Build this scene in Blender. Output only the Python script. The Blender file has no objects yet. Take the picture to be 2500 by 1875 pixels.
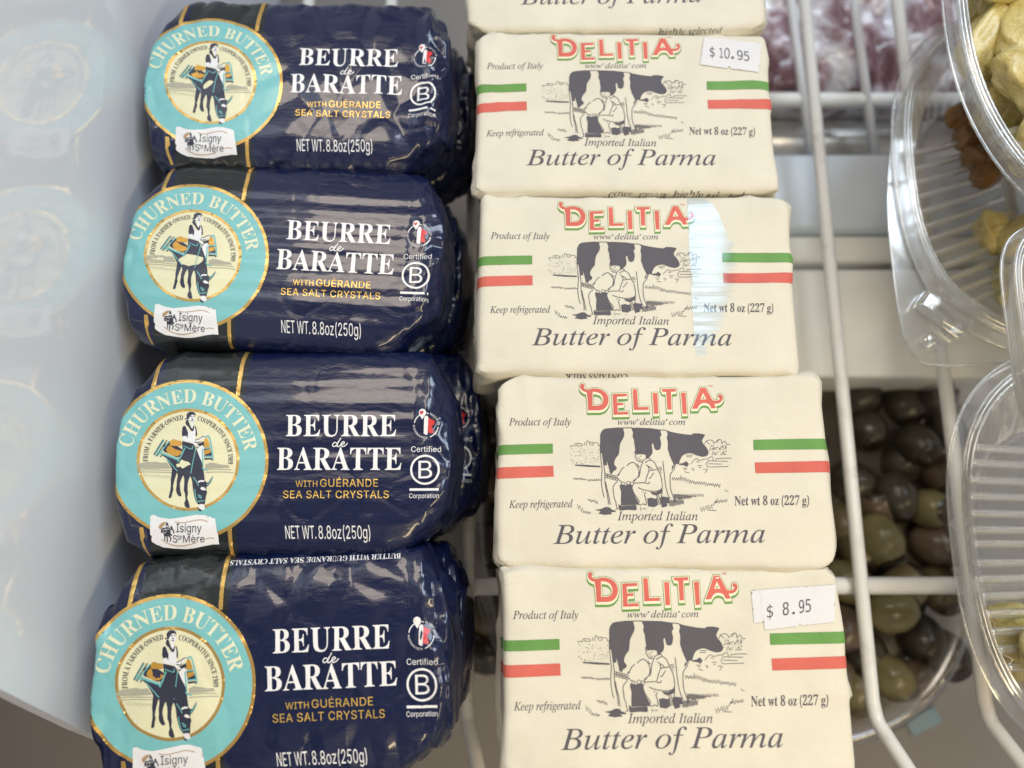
import bpy, bmesh, math, random
import numpy as np
from mathutils import Vector, Matrix, noise
from mathutils.bvhtree import BVHTree
from mathutils.geometry import delaunay_2d_cdt

# ------------------------------------------------------------------ camera, world, lamps, exposure
scene = bpy.context.scene
COL = scene.collection
R = math.radians
PITCH = R(12.0)            # camera looks down, 12 degrees off the vertical
FOCAL = 1880.0             # focal length in photo pixels (photo 2500 x 1875)
CAM_H = 0.3454             # metres above the wire shelf
Z_CREAM = 0.064            # tops of the paper packs
Z_DARK = 0.066             # tops of the foil packs

cam_data = bpy.data.cameras.new('camera')
cam_data.sensor_width = 36.0
cam_data.lens = FOCAL / 2500.0 * 36.0
cam_data.clip_start = 0.005
cam_data.clip_end = 50.0
cam_data.dof.use_dof = True
cam_data.dof.focus_distance = 0.285
cam_data.dof.aperture_fstop = 4.8
cam = bpy.data.objects.new('camera', cam_data)
cam.location = (0, 0, CAM_H)
cam.rotation_euler = (PITCH, 0, 0)
COL.objects.link(cam)
scene.camera = cam

world = bpy.data.worlds.new('World')
scene.world = world
world.use_nodes = True
wt = world.node_tree
w_tc = wt.nodes.new('ShaderNodeTexCoord')
w_no = wt.nodes.new('ShaderNodeTexNoise')
w_no.inputs['Scale'].default_value = 2.6
w_no.inputs['Detail'].default_value = 3.0
w_rp = wt.nodes.new('ShaderNodeValToRGB')
w_rp.color_ramp.elements[0].position, w_rp.color_ramp.elements[0].color = 0.38, (0.10, 0.085, 0.075, 1)
w_rp.color_ramp.elements[1].position, w_rp.color_ramp.elements[1].color = 0.66, (1.05, 1.0, 0.98, 1)
wt.links.new(w_tc.outputs['Generated'], w_no.inputs['Vector'])
wt.links.new(w_no.outputs['Fac'], w_rp.inputs['Fac'])
wt.links.new(w_rp.outputs['Color'], wt.nodes['Background'].inputs[0])
wt.nodes['Background'].inputs[1].default_value = 0.62      # a shop interior: patches of light and dark


def lamp(name, loc, target, size, size_y, power, color, spread=180):
    d = bpy.data.lights.new(name, 'AREA')
    d.shape = 'RECTANGLE'
    d.size, d.size_y = size, size_y
    d.energy = power
    d.color = color
    d.spread = R(spread)
    o = bpy.data.objects.new(name, d)
    o.location = loc
    o.rotation_euler = (Vector(target) - Vector(loc)).to_track_quat('-Z', 'Y').to_euler()
    COL.objects.link(o)
    return o


lamp('window_light', (0.62, 0.80, 1.40), (-0.02, 0.10, 0.06), 0.55, 0.75, 15.5, (0.76, 0.88, 1.0))
lamp('ceiling_light', (-0.24, 0.52, 1.05), (0, 0.05, 0.05), 0.30, 0.42, 3.4, (1.0, 0.86, 0.70))
lamp('case_light', (0.24, -0.22, 0.50), (0.04, 0.03, 0.04), 0.55, 0.04, 1.55, (1.0, 0.80, 0.46))

scene.view_settings.view_transform = 'Standard'
scene.view_settings.look = 'None'
scene.view_settings.exposure = 0.0
scene.view_settings.gamma = 1.0
scene.view_settings.use_curve_mapping = False
scene.cycles.transparent_max_bounces = 24
scene.cycles.max_bounces = 10
scene.cycles.use_denoising = True
scene.cycles.caustics_reflective = False
scene.cycles.caustics_refractive = False


# ------------------------------------------------------------------ helpers
def plan(px, py, z):
    """The point at height z that the photo shows at pixel (px, py)."""
    up = 937.5 - py
    rx, ry, rz = px - 1250.0, FOCAL * math.sin(PITCH) + up * math.cos(PITCH), -FOCAL * math.cos(PITCH) + up * math.sin(PITCH)
    s = (z - CAM_H) / rz
    return rx * s, ry * s


def wall_point(px, py, x):
    """The point on the upright plane X = x that the photo shows at pixel (px, py)."""
    up = 937.5 - py
    rx, ry, rz = px - 1250.0, FOCAL * math.sin(PITCH) + up * math.cos(PITCH), -FOCAL * math.cos(PITCH) + up * math.sin(PITCH)
    s = x / rx
    return ry * s, CAM_H + rz * s


def srgb(r, g, b):
    f = lambda c: c / 12.92 if c <= 0.04045 else ((c + 0.055) / 1.055) ** 2.4
    return (f(r / 255), f(g / 255), f(b / 255), 1.0)


class N:
    """Small wrapper for building node trees."""

    def __init__(self, name):
        self.mat = bpy.data.materials.new(name)
        self.mat.use_nodes = True
        self.t = self.mat.node_tree
        self.p = self.t.nodes['Principled BSDF']
        self.out = self.t.nodes['Material Output']

    def n(self, kind, **kw):
        o = self.t.nodes.new(kind)
        for k, v in kw.items():
            setattr(o, k, v)
        return o

    def l(self, a, b):
        self.t.links.new(a, b)

    def set(self, **kw):
        for k, v in kw.items():
            self.p.inputs[k.replace('_', ' ')].default_value = v
        return self

    def coords(self, scale=(1, 1, 1), kind='Object'):
        tc = self.n('ShaderNodeTexCoord')
        mp = self.n('ShaderNodeMapping')
        mp.inputs['Scale'].default_value = scale
        self.l(tc.outputs[kind], mp.inputs['Vector'])
        return mp.outputs['Vector']

    def noise(self, scale, detail=3.0, rough=0.5, stretch=(1, 1, 1), distort=0.0):
        t = self.n('ShaderNodeTexNoise')
        t.inputs['Scale'].default_value = scale
        t.inputs['Detail'].default_value = detail
        t.inputs['Roughness'].default_value = rough
        t.inputs['Distortion'].default_value = distort
        self.l(self.coords(stretch), t.inputs['Vector'])
        return t.outputs['Fac']

    def ramp(self, fac, stops):
        r = self.n('ShaderNodeValToRGB')
        e = r.color_ramp.elements
        while len(e) < len(stops):
            e.new(0.5)
        for i, (p, c) in enumerate(stops):
            e[i].position, e[i].color = p, c
        self.l(fac, r.inputs['Fac'])
        return r.outputs['Color']

    def bump(self, facs, dist=0.001):
        prev = None
        for f, s in facs:
            b = self.n('ShaderNodeBump')
            b.inputs['Strength'].default_value = s
            b.inputs['Distance'].default_value = dist
            self.l(f, b.inputs['Height'])
            if prev:
                self.l(prev, b.inputs['Normal'])
            prev = b.outputs['Normal']
        self.l(prev, self.p.inputs['Normal'])
        return self


def paper(name, col, rough=0.62, var=0.05, spec=0.3):
    m = N(name).set(Roughness=rough)
    m.p.inputs['Specular IOR Level'].default_value = spec
    a = tuple(c * (1 - var) for c in col[:3]) + (1,)
    b = tuple(min(1, c * (1 + var)) for c in col[:3]) + (1,)
    m.l(m.ramp(m.noise(55, 4), [(0.3, a), (0.7, b)]), m.p.inputs['Base Color'])
    m.bump([(m.noise(45, 4, 0.55, (1, 1.6, 1), 0.8), 0.6), (m.noise(900, 2), 0.06)], 0.0014)
    return m.mat


def foil(name, col, rough=0.3, metal=0.0, var=0.0, coat=0.35):
    m = N(name).set(Roughness=rough, Metallic=metal, Base_Color=col)
    m.p.inputs['Coat Weight'].default_value = coat
    m.p.inputs['Coat Roughness'].default_value = 0.14
    m.bump([(m.noise(26, 3, 0.55, (0.35, 1.6, 1)), 0.45), (m.noise(420, 2, 0.5, (0.6, 1.5, 1)), 0.10)], 0.0016)
    return m.mat


def clear_plastic(name, tint=(0.97, 0.975, 0.97, 1), base=0.05, edge=0.62, rough=0.07, bump=0.0, milk=0.0):
    m = N(name)
    m.t.nodes.remove(m.p)
    tr = m.n('ShaderNodeBsdfTransparent')
    tr.inputs[0].default_value = tint
    gl = m.n('ShaderNodeBsdfGlossy')
    gl.inputs['Roughness'].default_value = rough
    gl.inputs['Color'].default_value = (0.95, 0.96, 0.98, 1)
    lw = m.n('ShaderNodeLayerWeight')
    lw.inputs['Blend'].default_value = 0.35
    mr = m.n('ShaderNodeMapRange')
    mr.inputs['To Min'].default_value = base
    mr.inputs['To Max'].default_value = edge
    m.l(lw.outputs['Facing'], mr.inputs['Value'])
    mx = m.n('ShaderNodeMixShader')
    m.l(mr.outputs['Result'], mx.inputs['Fac'])
    m.l(tr.outputs[0], mx.inputs[1])
    m.l(gl.outputs[0], mx.inputs[2])
    if bump:
        b = m.n('ShaderNodeBump')
        b.inputs['Strength'].default_value = bump
        b.inputs['Distance'].default_value = 0.002
        m.l(m.noise(55, 3), b.inputs['Height'])
        m.l(b.outputs['Normal'], gl.inputs['Normal'])
        m.l(b.outputs['Normal'], lw.inputs['Normal'])
    df = m.n('ShaderNodeBsdfDiffuse')
    df.inputs['Color'].default_value = (0.80, 0.80, 0.78, 1)
    mz = m.n('ShaderNodeMixShader')
    mz.inputs['Fac'].default_value = milk
    m.l(mx.outputs[0], mz.inputs[1])
    m.l(df.outputs[0], mz.inputs[2])
    m.l(mz.outputs[0], m.out.inputs['Surface'])
    return m.mat


def mesh_obj(name, verts, faces, mats, parent=None, mat_idx=None, smooth=True):
    me = bpy.data.meshes.new(name)
    me.from_pydata([tuple(v) for v in verts], [], [tuple(f) for f in faces])
    if not isinstance(mats, (list, tuple)):
        mats = [mats]
    for m in mats:
        me.materials.append(m)
    if mat_idx is not None:
        me.polygons.foreach_set('material_index', list(mat_idx))
    me.polygons.foreach_set('use_smooth', [smooth] * len(me.polygons))
    me.update()
    o = bpy.data.objects.new(name, me)
    COL.objects.link(o)
    if parent:
        o.parent = parent
    return o


def thing(name, label, cat, loc=(0, 0, 0), rot=(0, 0, 0), group=None):
    o = bpy.data.objects.new(name, None)
    o.empty_display_size = 0.02
    COL.objects.link(o)
    o.location, o.rotation_euler = loc, rot
    return tag(o, label, cat, group)


def tag(o, label=None, cat=None, group=None, kind=None):
    if label: o['label'] = label
    if cat: o['category'] = cat
    if group: o['group'] = group
    if kind: o['kind'] = kind
    return o


def copy_tree(o, parent=None):
    c = o.copy()
    COL.objects.link(c)
    c.parent = parent
    for ch in list(o.children):
        copy_tree(ch, c)
    return c


def tube(path, r, seg=12, caps=True):
    """Round bar along a path: verts, faces."""
    path = [Vector(p) for p in path]
    V, F = [], []
    n = len(path)
    up = Vector((0, 0, 1))
    for i, p in enumerate(path):
        d = (path[min(i + 1, n - 1)] - path[max(i - 1, 0)]).normalized()
        ref = up if abs(d.z) < 0.9 else Vector((0, 1, 0))
        a = d.cross(ref).normalized()
        b = a.cross(d).normalized()
        for k in range(seg):
            t = 2 * math.pi * k / seg
            V.append(p + a * (r * math.cos(t)) + b * (r * math.sin(t)))
    for i in range(n - 1):
        for k in range(seg):
            k2 = (k + 1) % seg
            F.append((i * seg + k, i * seg + k2, (i + 1) * seg + k2, (i + 1) * seg + k))
    if caps:
        F.append(tuple(range(seg))[::-1])
        F.append(tuple((n - 1) * seg + k for k in range(seg)))
    return V, F


def merge(parts):
    V, F = [], []
    for v, f in parts:
        o = len(V)
        V += list(v)
        F += [tuple(i + o for i in q) for q in f]
    return V, F


def box_bm(x0, x1, y0, y1, z0, z1, bev=0.002, seg=3):
    bm = bmesh.new()
    bmesh.ops.create_cube(bm, size=1)
    for v in bm.verts:
        v.co = Vector(((x0 + x1) / 2 + v.co.x * (x1 - x0), (y0 + y1) / 2 + v.co.y * (y1 - y0), (z0 + z1) / 2 + v.co.z * (z1 - z0)))
    if bev:
        bmesh.ops.bevel(bm, geom=list(bm.edges), offset=bev, segments=seg, profile=0.5, affect='EDGES')
    V = [v.co.copy() for v in bm.verts]
    bm.verts.index_update()
    F = [tuple(v.index for v in f.verts) for f in bm.faces]
    bm.free()
    return V, F


# ------------------------------------------------------------------ printing: flat artwork laid onto the packs
def cr(pts, n=4, closed=False):
    """Smooth curve through points."""
    P = [np.array(p, float) for p in pts]
    m = len(P)
    out = []
    for i in range(m if closed else m - 1):
        p0 = P[(i - 1) % m] if closed or i > 0 else P[i]
        p1, p2 = P[i], P[(i + 1) % m]
        p3 = P[(i + 2) % m] if closed or i + 2 < m else p2
        for k in range(n):
            t = k / n
            out.append(tuple(0.5 * (2 * p1 + (p2 - p0) * t + (2 * p0 - 5 * p1 + 4 * p2 - p3) * t * t + (3 * p1 - p0 - 3 * p2 + p3) * t ** 3)))
    if not closed:
        out.append(tuple(P[-1]))
    return out


def ribbon(pts, w, w2=None):
    """One stroke as one closed outline; w2 is the width at its far end."""
    P = [np.array(p, float) for p in pts]
    q = [P[0]]
    for p in P[1:]:
        if np.hypot(*(p - q[-1])) > 1e-6:
            q.append(p)
    P = q
    n = len(P)
    if n < 2:
        return []
    L, Rr = [], []
    for i in range(n):
        d1 = P[i] - P[max(i - 1, 0)] if i > 0 else P[1] - P[0]
        d2 = P[min(i + 1, n - 1)] - P[i] if i < n - 1 else P[-1] - P[-2]
        d1, d2 = d1 / np.hypot(*d1), d2 / np.hypot(*d2)
        t = d1 + d2
        if np.hypot(*t) < 0.25:
            t = d1
        t = t / np.hypot(*t)
        nn = np.array((-t[1], t[0]))
        c = max(0.5, abs(float(np.dot(nn, (-d1[1], d1[0])))))
        ww = w if w2 is None else w + (w2 - w) * i / (n - 1)
        L.append(tuple(P[i] + nn * ww / 2 / c))
        Rr.append(tuple(P[i] - nn * ww / 2 / c))
    return [[L + Rr[::-1]]]


def strokes(lines, w, smooth=True):
    g = []
    for ln in lines:
        g += ribbon(cr(ln) if smooth and len(ln) > 2 else ln, w)
    return g


def poly(*loops):
    return [list(loops)]


def disc(cx, cy, r, n=96, ry=None):
    ry = ry or r
    return [(cx + r * math.cos(2 * math.pi * k / n), cy + ry * math.sin(2 * math.pi * k / n)) for k in range(n)]


def grow(groups, d, down=0.0, n=10):
    """Outline thickened by d and drawn out downwards (for the shaded brand letters)."""
    out = []
    for g in groups:
        for sh in ([0.0] if not down else [down * k / 4 for k in range(5)]):
            out.append([[(x, y + sh) for x, y in lp] for lp in g])
            for lp in g:
                q = [(x, y + sh) for x, y in lp]
                out += ribbon(q + [q[0], q[1]], 2 * d)
    return out


def glyph_loops(key, ch):
    adv, s = GLYPHS[key].get(ch, GLYPHS[key][' '])
    return adv, [[tuple(float(c) for c in p.split(',')) for p in lp.split()] for lp in s.split('|') if lp]


def layout(key, s, track=0):
    """Text as groups of loops in font units (y up), with its ink bounds."""
    x, gs = 0, []
    for ch in s:
        adv, lp = glyph_loops(key, ch)
        if lp:
            gs.append([[(px + x, py) for px, py in l] for l in lp])
        x += adv + track
    xs = [p[0] for g in gs for l in g for p in l]
    return gs, min(xs), max(xs)


CAPS = {}


def text(key, s, x0, x1, base, cap, slope=0.0, shear=0.0, track=0):
    """Text fitted between x0 and x1 on a baseline; y grows downwards, as in the artwork."""
    gs, a, b = layout(key, s, track)
    ref = {'b': 'E', 'n': 'N', 'i': 'P', 's': 'E', 't': 'E', 'h': 'E', 'm': '5'}[key]
    ch = max(p[1] for l in glyph_loops(key, ref)[1] for p in l)
    k, h = (x1 - x0) / (b - a), cap / ch
    return [[[(x0 + (x - a) * k + shear * y * h, base - y * h + slope * (x - a) * k) for x, y in l] for l in g] for g in gs]


def arc_text(key, s, cx, cy, r, cap, a0, a1, track=0):
    gs, a, b = layout(key, s, track)
    ch = max(p[1] for l in glyph_loops(key, 'E')[1] for p in l)
    out = []
    for g in gs:
        G = []
        for l in g:
            L = []
            for x, y in l:
                t = R(a0 + (a1 - a0) * (x - a) / (b - a))
                rr = r + y * cap / ch
                L.append((cx + rr * math.cos(t), cy - rr * math.sin(t)))
            G.append(L)
        out.append(G)
    return out


def winding(P, loops):
    w = np.zeros(len(P), int)
    for lp in loops:
        a = np.array(lp)
        b = np.roll(a, -1, 0)
        for (x0, y0), (x1, y1) in zip(a, b):
            up = (y0 <= P[:, 1]) & (y1 > P[:, 1])
            dn = (y1 <= P[:, 1]) & (y0 > P[:, 1])
            if not (up.any() or dn.any()):
                continue
            s = (x1 - x0) * (P[:, 1] - y0) - (P[:, 0] - x0) * (y1 - y0)
            w += (up & (s > 0)).astype(int) - (dn & (s < 0)).astype(int)
    return w


def inside(P, groups):
    res = np.zeros(len(P), bool)
    for g in groups:
        allp = np.array([p for lp in g for p in lp])
        lo, hi = allp.min(0), allp.max(0)
        idx = np.where((P[:, 0] >= lo[0]) & (P[:, 0] <= hi[0]) & (P[:, 1] >= lo[1]) & (P[:, 1] <= hi[1]) & ~res)[0]
        if len(idx):
            res[idx] |= winding(P[idx], g) != 0
    return res


def fill(groups, seg=1.6, grid=None):
    """Triangulate the union of the groups (2D, millimetres): points, triangles."""
    pts, edges = [], []
    for g in groups:
        for lp in g:
            s = len(pts)
            m = len(lp)
            for i in range(m):
                a, b = np.array(lp[i]), np.array(lp[(i + 1) % m])
                k = max(1, int(math.ceil(np.hypot(*(b - a)) / seg)))
                for j in range(k):
                    pts.append(a + (b - a) * j / k)
            e = len(pts)
            edges += [(i, i + 1) for i in range(s, e - 1)] + [(e - 1, s)]
    P = np.array(pts)
    if grid:
        lo, hi = P.min(0), P.max(0)
        gx, gy = np.meshgrid(np.arange(lo[0] + grid / 2, hi[0], grid), np.arange(lo[1] + grid / 2, hi[1], grid))
        gx[::2] += grid / 2
        G = np.stack([gx.ravel(), gy.ravel()], 1)
        if len(G):
            G = G[inside(G, groups)]
            pts += [p for p in G]
    vs, _, fs, *_ = delaunay_2d_cdt([Vector((float(p[0]), float(p[1]))) for p in pts], edges, [], 0, 1e-5)
    V = np.array([(v.x, v.y) for v in vs])
    F = np.array([f for f in fs if len(f) == 3])
    c = V[F].mean(1)
    F = F[inside(c, groups)]
    a, b, d = V[F[:, 0]], V[F[:, 1]], V[F[:, 2]]
    area = (b[:, 0] - a[:, 0]) * (d[:, 1] - a[:, 1]) - (b[:, 1] - a[:, 1]) * (d[:, 0] - a[:, 0])
    F[area < 0] = F[area < 0][:, ::-1]
    return V, F[np.abs(area) > 1e-7]


def mapped(groups, fn):
    return [[[fn(x, y) for x, y in lp] for lp in g] for g in groups]


class Print:
    """A printed part: layers of artwork in millimetres, kept as triangles and laid on any pack."""

    def __init__(self, name, layers, seg=1.6):
        self.name = name
        self.layers = [(mat, lift) + fill(g, seg, grid) for mat, lift, grid, g in layers]

    def lay(self, parent, bvh, dx=0.0, dy=0.0, side=False):
        V, F, MI, mats = [], [], [], []
        for mat, lift, P, T in self.layers:
            if mat not in mats:
                mats.append(mat)
            mi = mats.index(mat)
            ok, idx = {}, len(V)
            for i, (x, y) in enumerate(P):
                hit = bvh.ray_cast(Vector(((x + dx) / 1000, (y + dy) / 1000, 0.2)), Vector((0, 0, -1)))
                if hit[0] is None or hit[1].z < 0.03:
                    continue
                ok[i] = idx
                idx += 1
                V.append(hit[0] + hit[1] * (lift / 1000))
            for t in T:
                if t[0] in ok and t[1] in ok and t[2] in ok:
                    F.append((ok[t[0]], ok[t[1]], ok[t[2]]))
                    MI.append(mi)
        return mesh_obj(self.name, V, F, mats, parent, MI)


# glyph outlines for the lettering (advance, loops), in thousandths of the font size
GLYPHS = {
 'b': {
  'B': (443, '16,0 16,17 45,22 62,32 72,51 75,82 75,369 69,412 62,425 51,433 15,439 15,455 220,455 274,452 318,444 352,429 377,409 391,383 396,351 393,325 384,302 369,283 348,268 320,256 287,247 327,237 360,223 385,206 404,185 415,160 418,132 413,93 407,76 386,47 371,35 354,24 314,9 238,0|182,252 188,252 234,257 263,272 279,301 285,345 281,385 269,412 248,428 216,434 198,432 188,425 182,391|222,24 259,30 283,49 296,81 301,128 295,176 277,208 245,225 197,231 182,231 182,65 184,46 190,33 202,26'),
  'E': (442, '14,0 14,17 44,20 62,30 72,48 75,78 75,369 72,405 62,425 44,435 16,439 16,455 399,455 399,320 383,320 369,373 361,386 340,406 295,424 232,430 200,428 191,424 186,417 183,388 183,246 193,246 232,252 259,269 277,300 288,345 304,345 304,118 287,118 282,154 273,181 259,201 241,213 216,220 185,222 183,222 183,67 185,47 192,35 206,29 230,28 276,30 313,39 345,53 371,75 393,105 411,143 430,143 402,0'),
  'U': (492, '248,-13 192,-8 168,-2 129,16 114,29 91,61 83,81 74,128 73,155 73,379 70,406 61,424 43,434 15,439 15,455 240,455 240,439 202,432 192,425 185,415 181,379 181,140 186,88 203,51 232,29 275,22 311,26 340,37 363,56 379,83 389,117 392,159 392,378 389,406 379,423 360,433 328,439 328,455 474,455 474,439 448,432 433,421 425,404 422,378 422,181 418,118 412,92 393,49 380,32 346,7 325,-2 276,-12'),
  'R': (473, '15,0 15,17 45,22 62,32 72,50 75,81 75,379 71,406 62,424 44,434 16,439 16,455 217,455 305,448 349,435 367,426 395,403 405,388 412,372 417,334 414,308 406,285 392,265 372,248 346,234 315,224 432,50 452,26 463,19 478,17 480,17 480,0 338,0 201,212 182,212 182,81 185,50 194,32 212,22 242,17 242,0|182,234 203,234 249,240 280,258 298,290 304,336 301,365 295,389 284,407 268,421 249,429 224,431 202,429 190,422 184,409 182,385'),
  'A': (437, '-9,0 -9,18 9,21 24,30 36,47 49,75 206,466 224,465 384,87 411,34 425,22 443,18 443,0 229,0 229,18 270,25 277,30 283,46 273,81 253,132 103,132 79,71 76,59 75,48 76,39 87,26 124,18 128,18 128,0|113,161 242,161 177,319'),
  'T': (423, '92,0 92,17 123,21 142,31 152,50 156,81 156,433 149,433 102,426 65,403 41,367 29,318 11,318 11,455 410,455 410,317 394,317 387,352 375,382 357,404 333,420 304,430 269,433 263,433 263,81 267,49 276,30 296,21 328,17 328,0'),
  'C': (468, '257,-11 193,-3 137,20 91,56 56,104 34,162 26,228 34,294 56,351 92,399 139,435 195,458 259,465 309,459 367,440 388,435 408,443 419,465 437,465 437,308 420,308 392,364 356,407 313,434 265,443 228,437 198,419 174,389 157,347 147,293 144,226 147,164 159,114 177,74 203,46 237,29 278,24 318,29 358,45 395,71 428,106 447,89 423,58 395,33 365,14 332,0 296,-8'),
  'H': (523, '15,0 15,17 45,22 62,32 72,50 75,81 75,379 71,406 62,424 44,434 16,439 16,455 242,455 242,439 204,432 193,425 187,415 182,379 182,251 342,251 342,379 337,415 331,425 320,432 282,439 282,455 507,455 507,439 478,434 461,424 452,407 449,379 449,81 452,52 461,33 478,22 507,17 507,0 282,0 282,17 311,21 329,31 339,49 342,81 342,221 182,221 182,81 185,50 194,32 212,22 242,17 242,0'),
  'N': (494, '403,-11 107,350 107,79 110,49 119,31 136,21 167,17 167,0 18,0 18,17 54,23 65,30 71,41 76,79 76,388 36,433 18,439 18,455 156,455 391,169 391,377 386,414 379,425 369,431 331,439 331,455 480,455 480,439 450,434 433,425 425,407 422,377 422,-11'),
  'D': (496, '20,0 20,17 47,21 63,30 71,46 74,75 74,374 71,407 61,426 43,435 15,439 15,455 222,455 296,449 328,441 383,414 405,396 424,375 440,351 452,325 466,263 468,228 461,158 441,101 408,57 362,25 302,6 228,0|222,24 243,26 279,37 308,59 319,75 337,115 343,139 351,229 347,291 336,342 319,382 294,410 262,428 223,433 202,431 190,423 184,409 182,385 182,72 184,48 190,34 202,27'),
  'F': (404, '15,0 15,17 45,23 62,34 72,53 75,84 75,375 71,405 61,423 43,433 14,439 14,455 394,455 394,320 377,320 369,357 355,385 336,406 310,420 275,428 230,431 200,429 186,421 182,398 182,247 190,247 229,253 256,270 274,301 284,347 302,347 302,118 285,118 274,168 257,200 229,218 189,224 182,224 182,81 188,43 196,31 210,24 257,17 257,0'),
  'O': (525, '261,-11 213,-6 169,7 129,29 94,58 66,93 45,134 32,179 28,228 32,276 45,321 66,362 95,397 130,426 170,448 216,462 265,466 313,462 357,448 397,427 431,399 459,364 481,323 494,277 498,228 494,179 481,134 459,93 430,58 395,29 355,7 310,-6|265,12 300,18 328,36 351,66 367,108 376,162 379,228 371,321 357,369 348,389 336,405 310,430 278,442 260,443 225,437 196,419 174,389 158,347 148,294 145,228 153,135 159,109 177,67 201,37 215,26 230,18'),
  'M': (634, '14,0 14,17 43,22 61,32 72,50 75,79 75,382 71,416 64,426 53,432 15,439 15,455 185,455 317,142 449,455 617,455 617,439 590,433 573,423 563,405 560,378 560,85 565,43 571,31 582,23 617,17 617,0 396,0 396,17 433,25 443,32 450,44 455,83 455,399 288,0 270,0 105,389 105,80 109,48 120,30 139,20 169,17 169,0'),
  'W': (611, '171,-11 32,393 15,427 3,435 -15,439 -15,455 181,455 181,439 150,432 143,423 140,410 148,373 223,153 301,353 286,399 278,418 267,429 229,439 229,455 439,455 439,439 404,432 398,427 393,412 399,386 474,166 541,369 549,406 546,421 538,430 503,439 503,455 624,455 624,439 607,433 594,421 575,379 446,-11 428,-11 316,309 190,-11'),
  'P': (418, '15,0 15,17 45,22 62,32 72,50 75,81 75,379 71,406 62,424 44,434 16,439 16,455 214,455 287,452 336,440 366,422 390,398 404,367 409,332 404,296 398,280 380,252 367,240 334,221 314,214 242,206 182,206 182,81 185,50 194,32 212,22 242,17 242,0|182,230 201,230 244,235 272,253 287,283 292,329 288,375 275,406 252,425 216,431 199,429 189,424 184,414 182,398'),
  'V': (428, '212,-13 44,381 22,420 8,432 -14,439 -14,455 211,455 211,439 166,432 156,423 152,410 161,378 259,143 348,377 355,409 351,423 342,432 299,439 299,455 442,455 442,439 423,436 408,427 395,411 382,383 230,-13'),
  'I': (261, '13,0 13,17 42,23 61,32 72,49 75,75 75,387 72,412 63,427 45,435 13,439 13,455 244,455 244,439 214,435 196,427 186,412 183,387 183,77 187,44 194,34 206,26 246,17 246,0'),
  'S': (390, '43,-11 43,158 62,158 83,94 111,50 123,39 149,24 197,15 231,20 257,36 273,60 279,89 273,117 265,129 241,151 225,160 163,191 112,221 77,253 56,289 50,332 54,370 67,403 88,429 115,449 148,462 185,466 229,461 282,448 291,446 300,445 313,450 320,466 339,466 339,319 322,319 310,354 293,385 272,410 248,429 222,441 194,445 163,440 140,426 125,406 120,380 124,356 137,336 159,319 189,303 253,273 290,253 317,233 337,211 350,188 357,162 359,133 354,93 339,58 314,29 281,8 240,-6 192,-10 158,-8 126,1 98,9 85,12 69,7 61,-11'),
  'K': (510, '16,0 16,17 45,22 63,32 72,50 75,81 75,379 72,406 63,424 45,434 17,439 17,455 242,455 242,439 205,432 194,425 187,415 183,379 183,234 321,373 342,398 349,418 342,430 334,434 291,439 291,455 486,455 486,439 477,439 436,430 415,419 369,384 345,361 271,285 463,46 487,25 519,17 519,0 281,0 281,17 306,18 322,21 331,27 334,34 329,47 316,66 199,214 183,198 183,81 186,50 195,32 213,22 242,17 242,0'),
  'L': (426, '15,0 15,17 45,22 62,32 72,50 75,81 75,379 71,407 62,425 44,434 16,439 16,455 250,455 250,439 208,434 196,427 188,416 182,379 182,83 185,47 191,37 200,31 234,28 278,31 315,40 345,56 370,80 391,112 409,154 427,154 402,0'),
  'G': (508, '268,-10 200,-3 141,19 93,55 57,103 35,161 28,229 35,295 57,352 93,399 139,435 195,458 257,465 311,459 369,441 388,436 406,443 419,465 437,465 437,308 420,308 403,346 382,379 357,406 329,426 299,439 267,443 230,437 200,419 176,389 159,347 149,294 146,228 154,135 161,110 180,67 192,51 221,26 238,19 275,13 308,16 328,27 339,45 343,71 343,128 339,154 329,170 309,179 275,182 275,198 500,198 500,182 473,179 457,171 449,155 446,128 446,29 357,0'),
  '1': (375, '65,0 65,36 120,36 135,38 146,45 152,58 154,79 154,416 108,365 87,351 67,346 52,349 40,359 31,375 28,396 74,412 132,447 179,482 254,482 254,79 261,47 271,38 288,36 343,36 343,0'),
  '9': (375, '152,-7 116,-4 88,4 67,17 53,33 45,51 42,69 44,83 50,94 61,102 75,107 87,80 103,56 126,41 156,36 183,41 205,57 223,84 237,122 246,171 251,230 234,212 212,198 186,188 155,185 103,194 73,209 60,220 40,248 33,264 25,302 24,324 28,369 42,409 64,441 95,466 133,481 177,486 223,480 264,463 298,433 323,390 340,332 345,261 343,207 334,157 321,111 301,72 274,39 241,14 200,-2|184,233 206,236 224,245 239,260 251,278 245,352 231,403 209,432 201,437 181,441 156,434 137,413 125,377 121,328 128,275 137,257 149,244 165,236'),
  '0': (375, '188,-7 133,1 91,24 60,61 39,111 27,171 23,241 27,311 39,371 60,420 91,456 133,479 189,486 242,479 283,456 314,419 336,370 348,310 353,240 348,171 336,110 314,61 283,24 241,1|188,37 210,43 219,50 233,74 237,91 246,155 248,240 246,326 237,390 227,419 219,429 200,441 189,443 177,441 157,429 150,419 139,390 130,326 127,240 130,155 139,91 150,61 157,50 176,38'),
  '-': (216, '27,154 27,206 189,206 189,154'),
  'É': (403, '64,0 64,480 339,480 339,0|98,34 306,34 306,445 98,445'),
  'Y': (426, '101,0 101,17 131,22 148,32 157,50 161,81 161,179 46,387 29,414 14,429 1,435 -13,438 -13,455 207,455 207,438 195,438 167,432 158,425 156,416 164,392 248,226 333,366 345,389 349,408 343,424 336,430 298,438 295,438 295,455 439,455 439,438 423,434 409,424 383,392 268,203 268,81 271,50 280,32 298,22 328,17 328,0'),
  ' ': (175, ''),
 },
 'n': {
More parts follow.
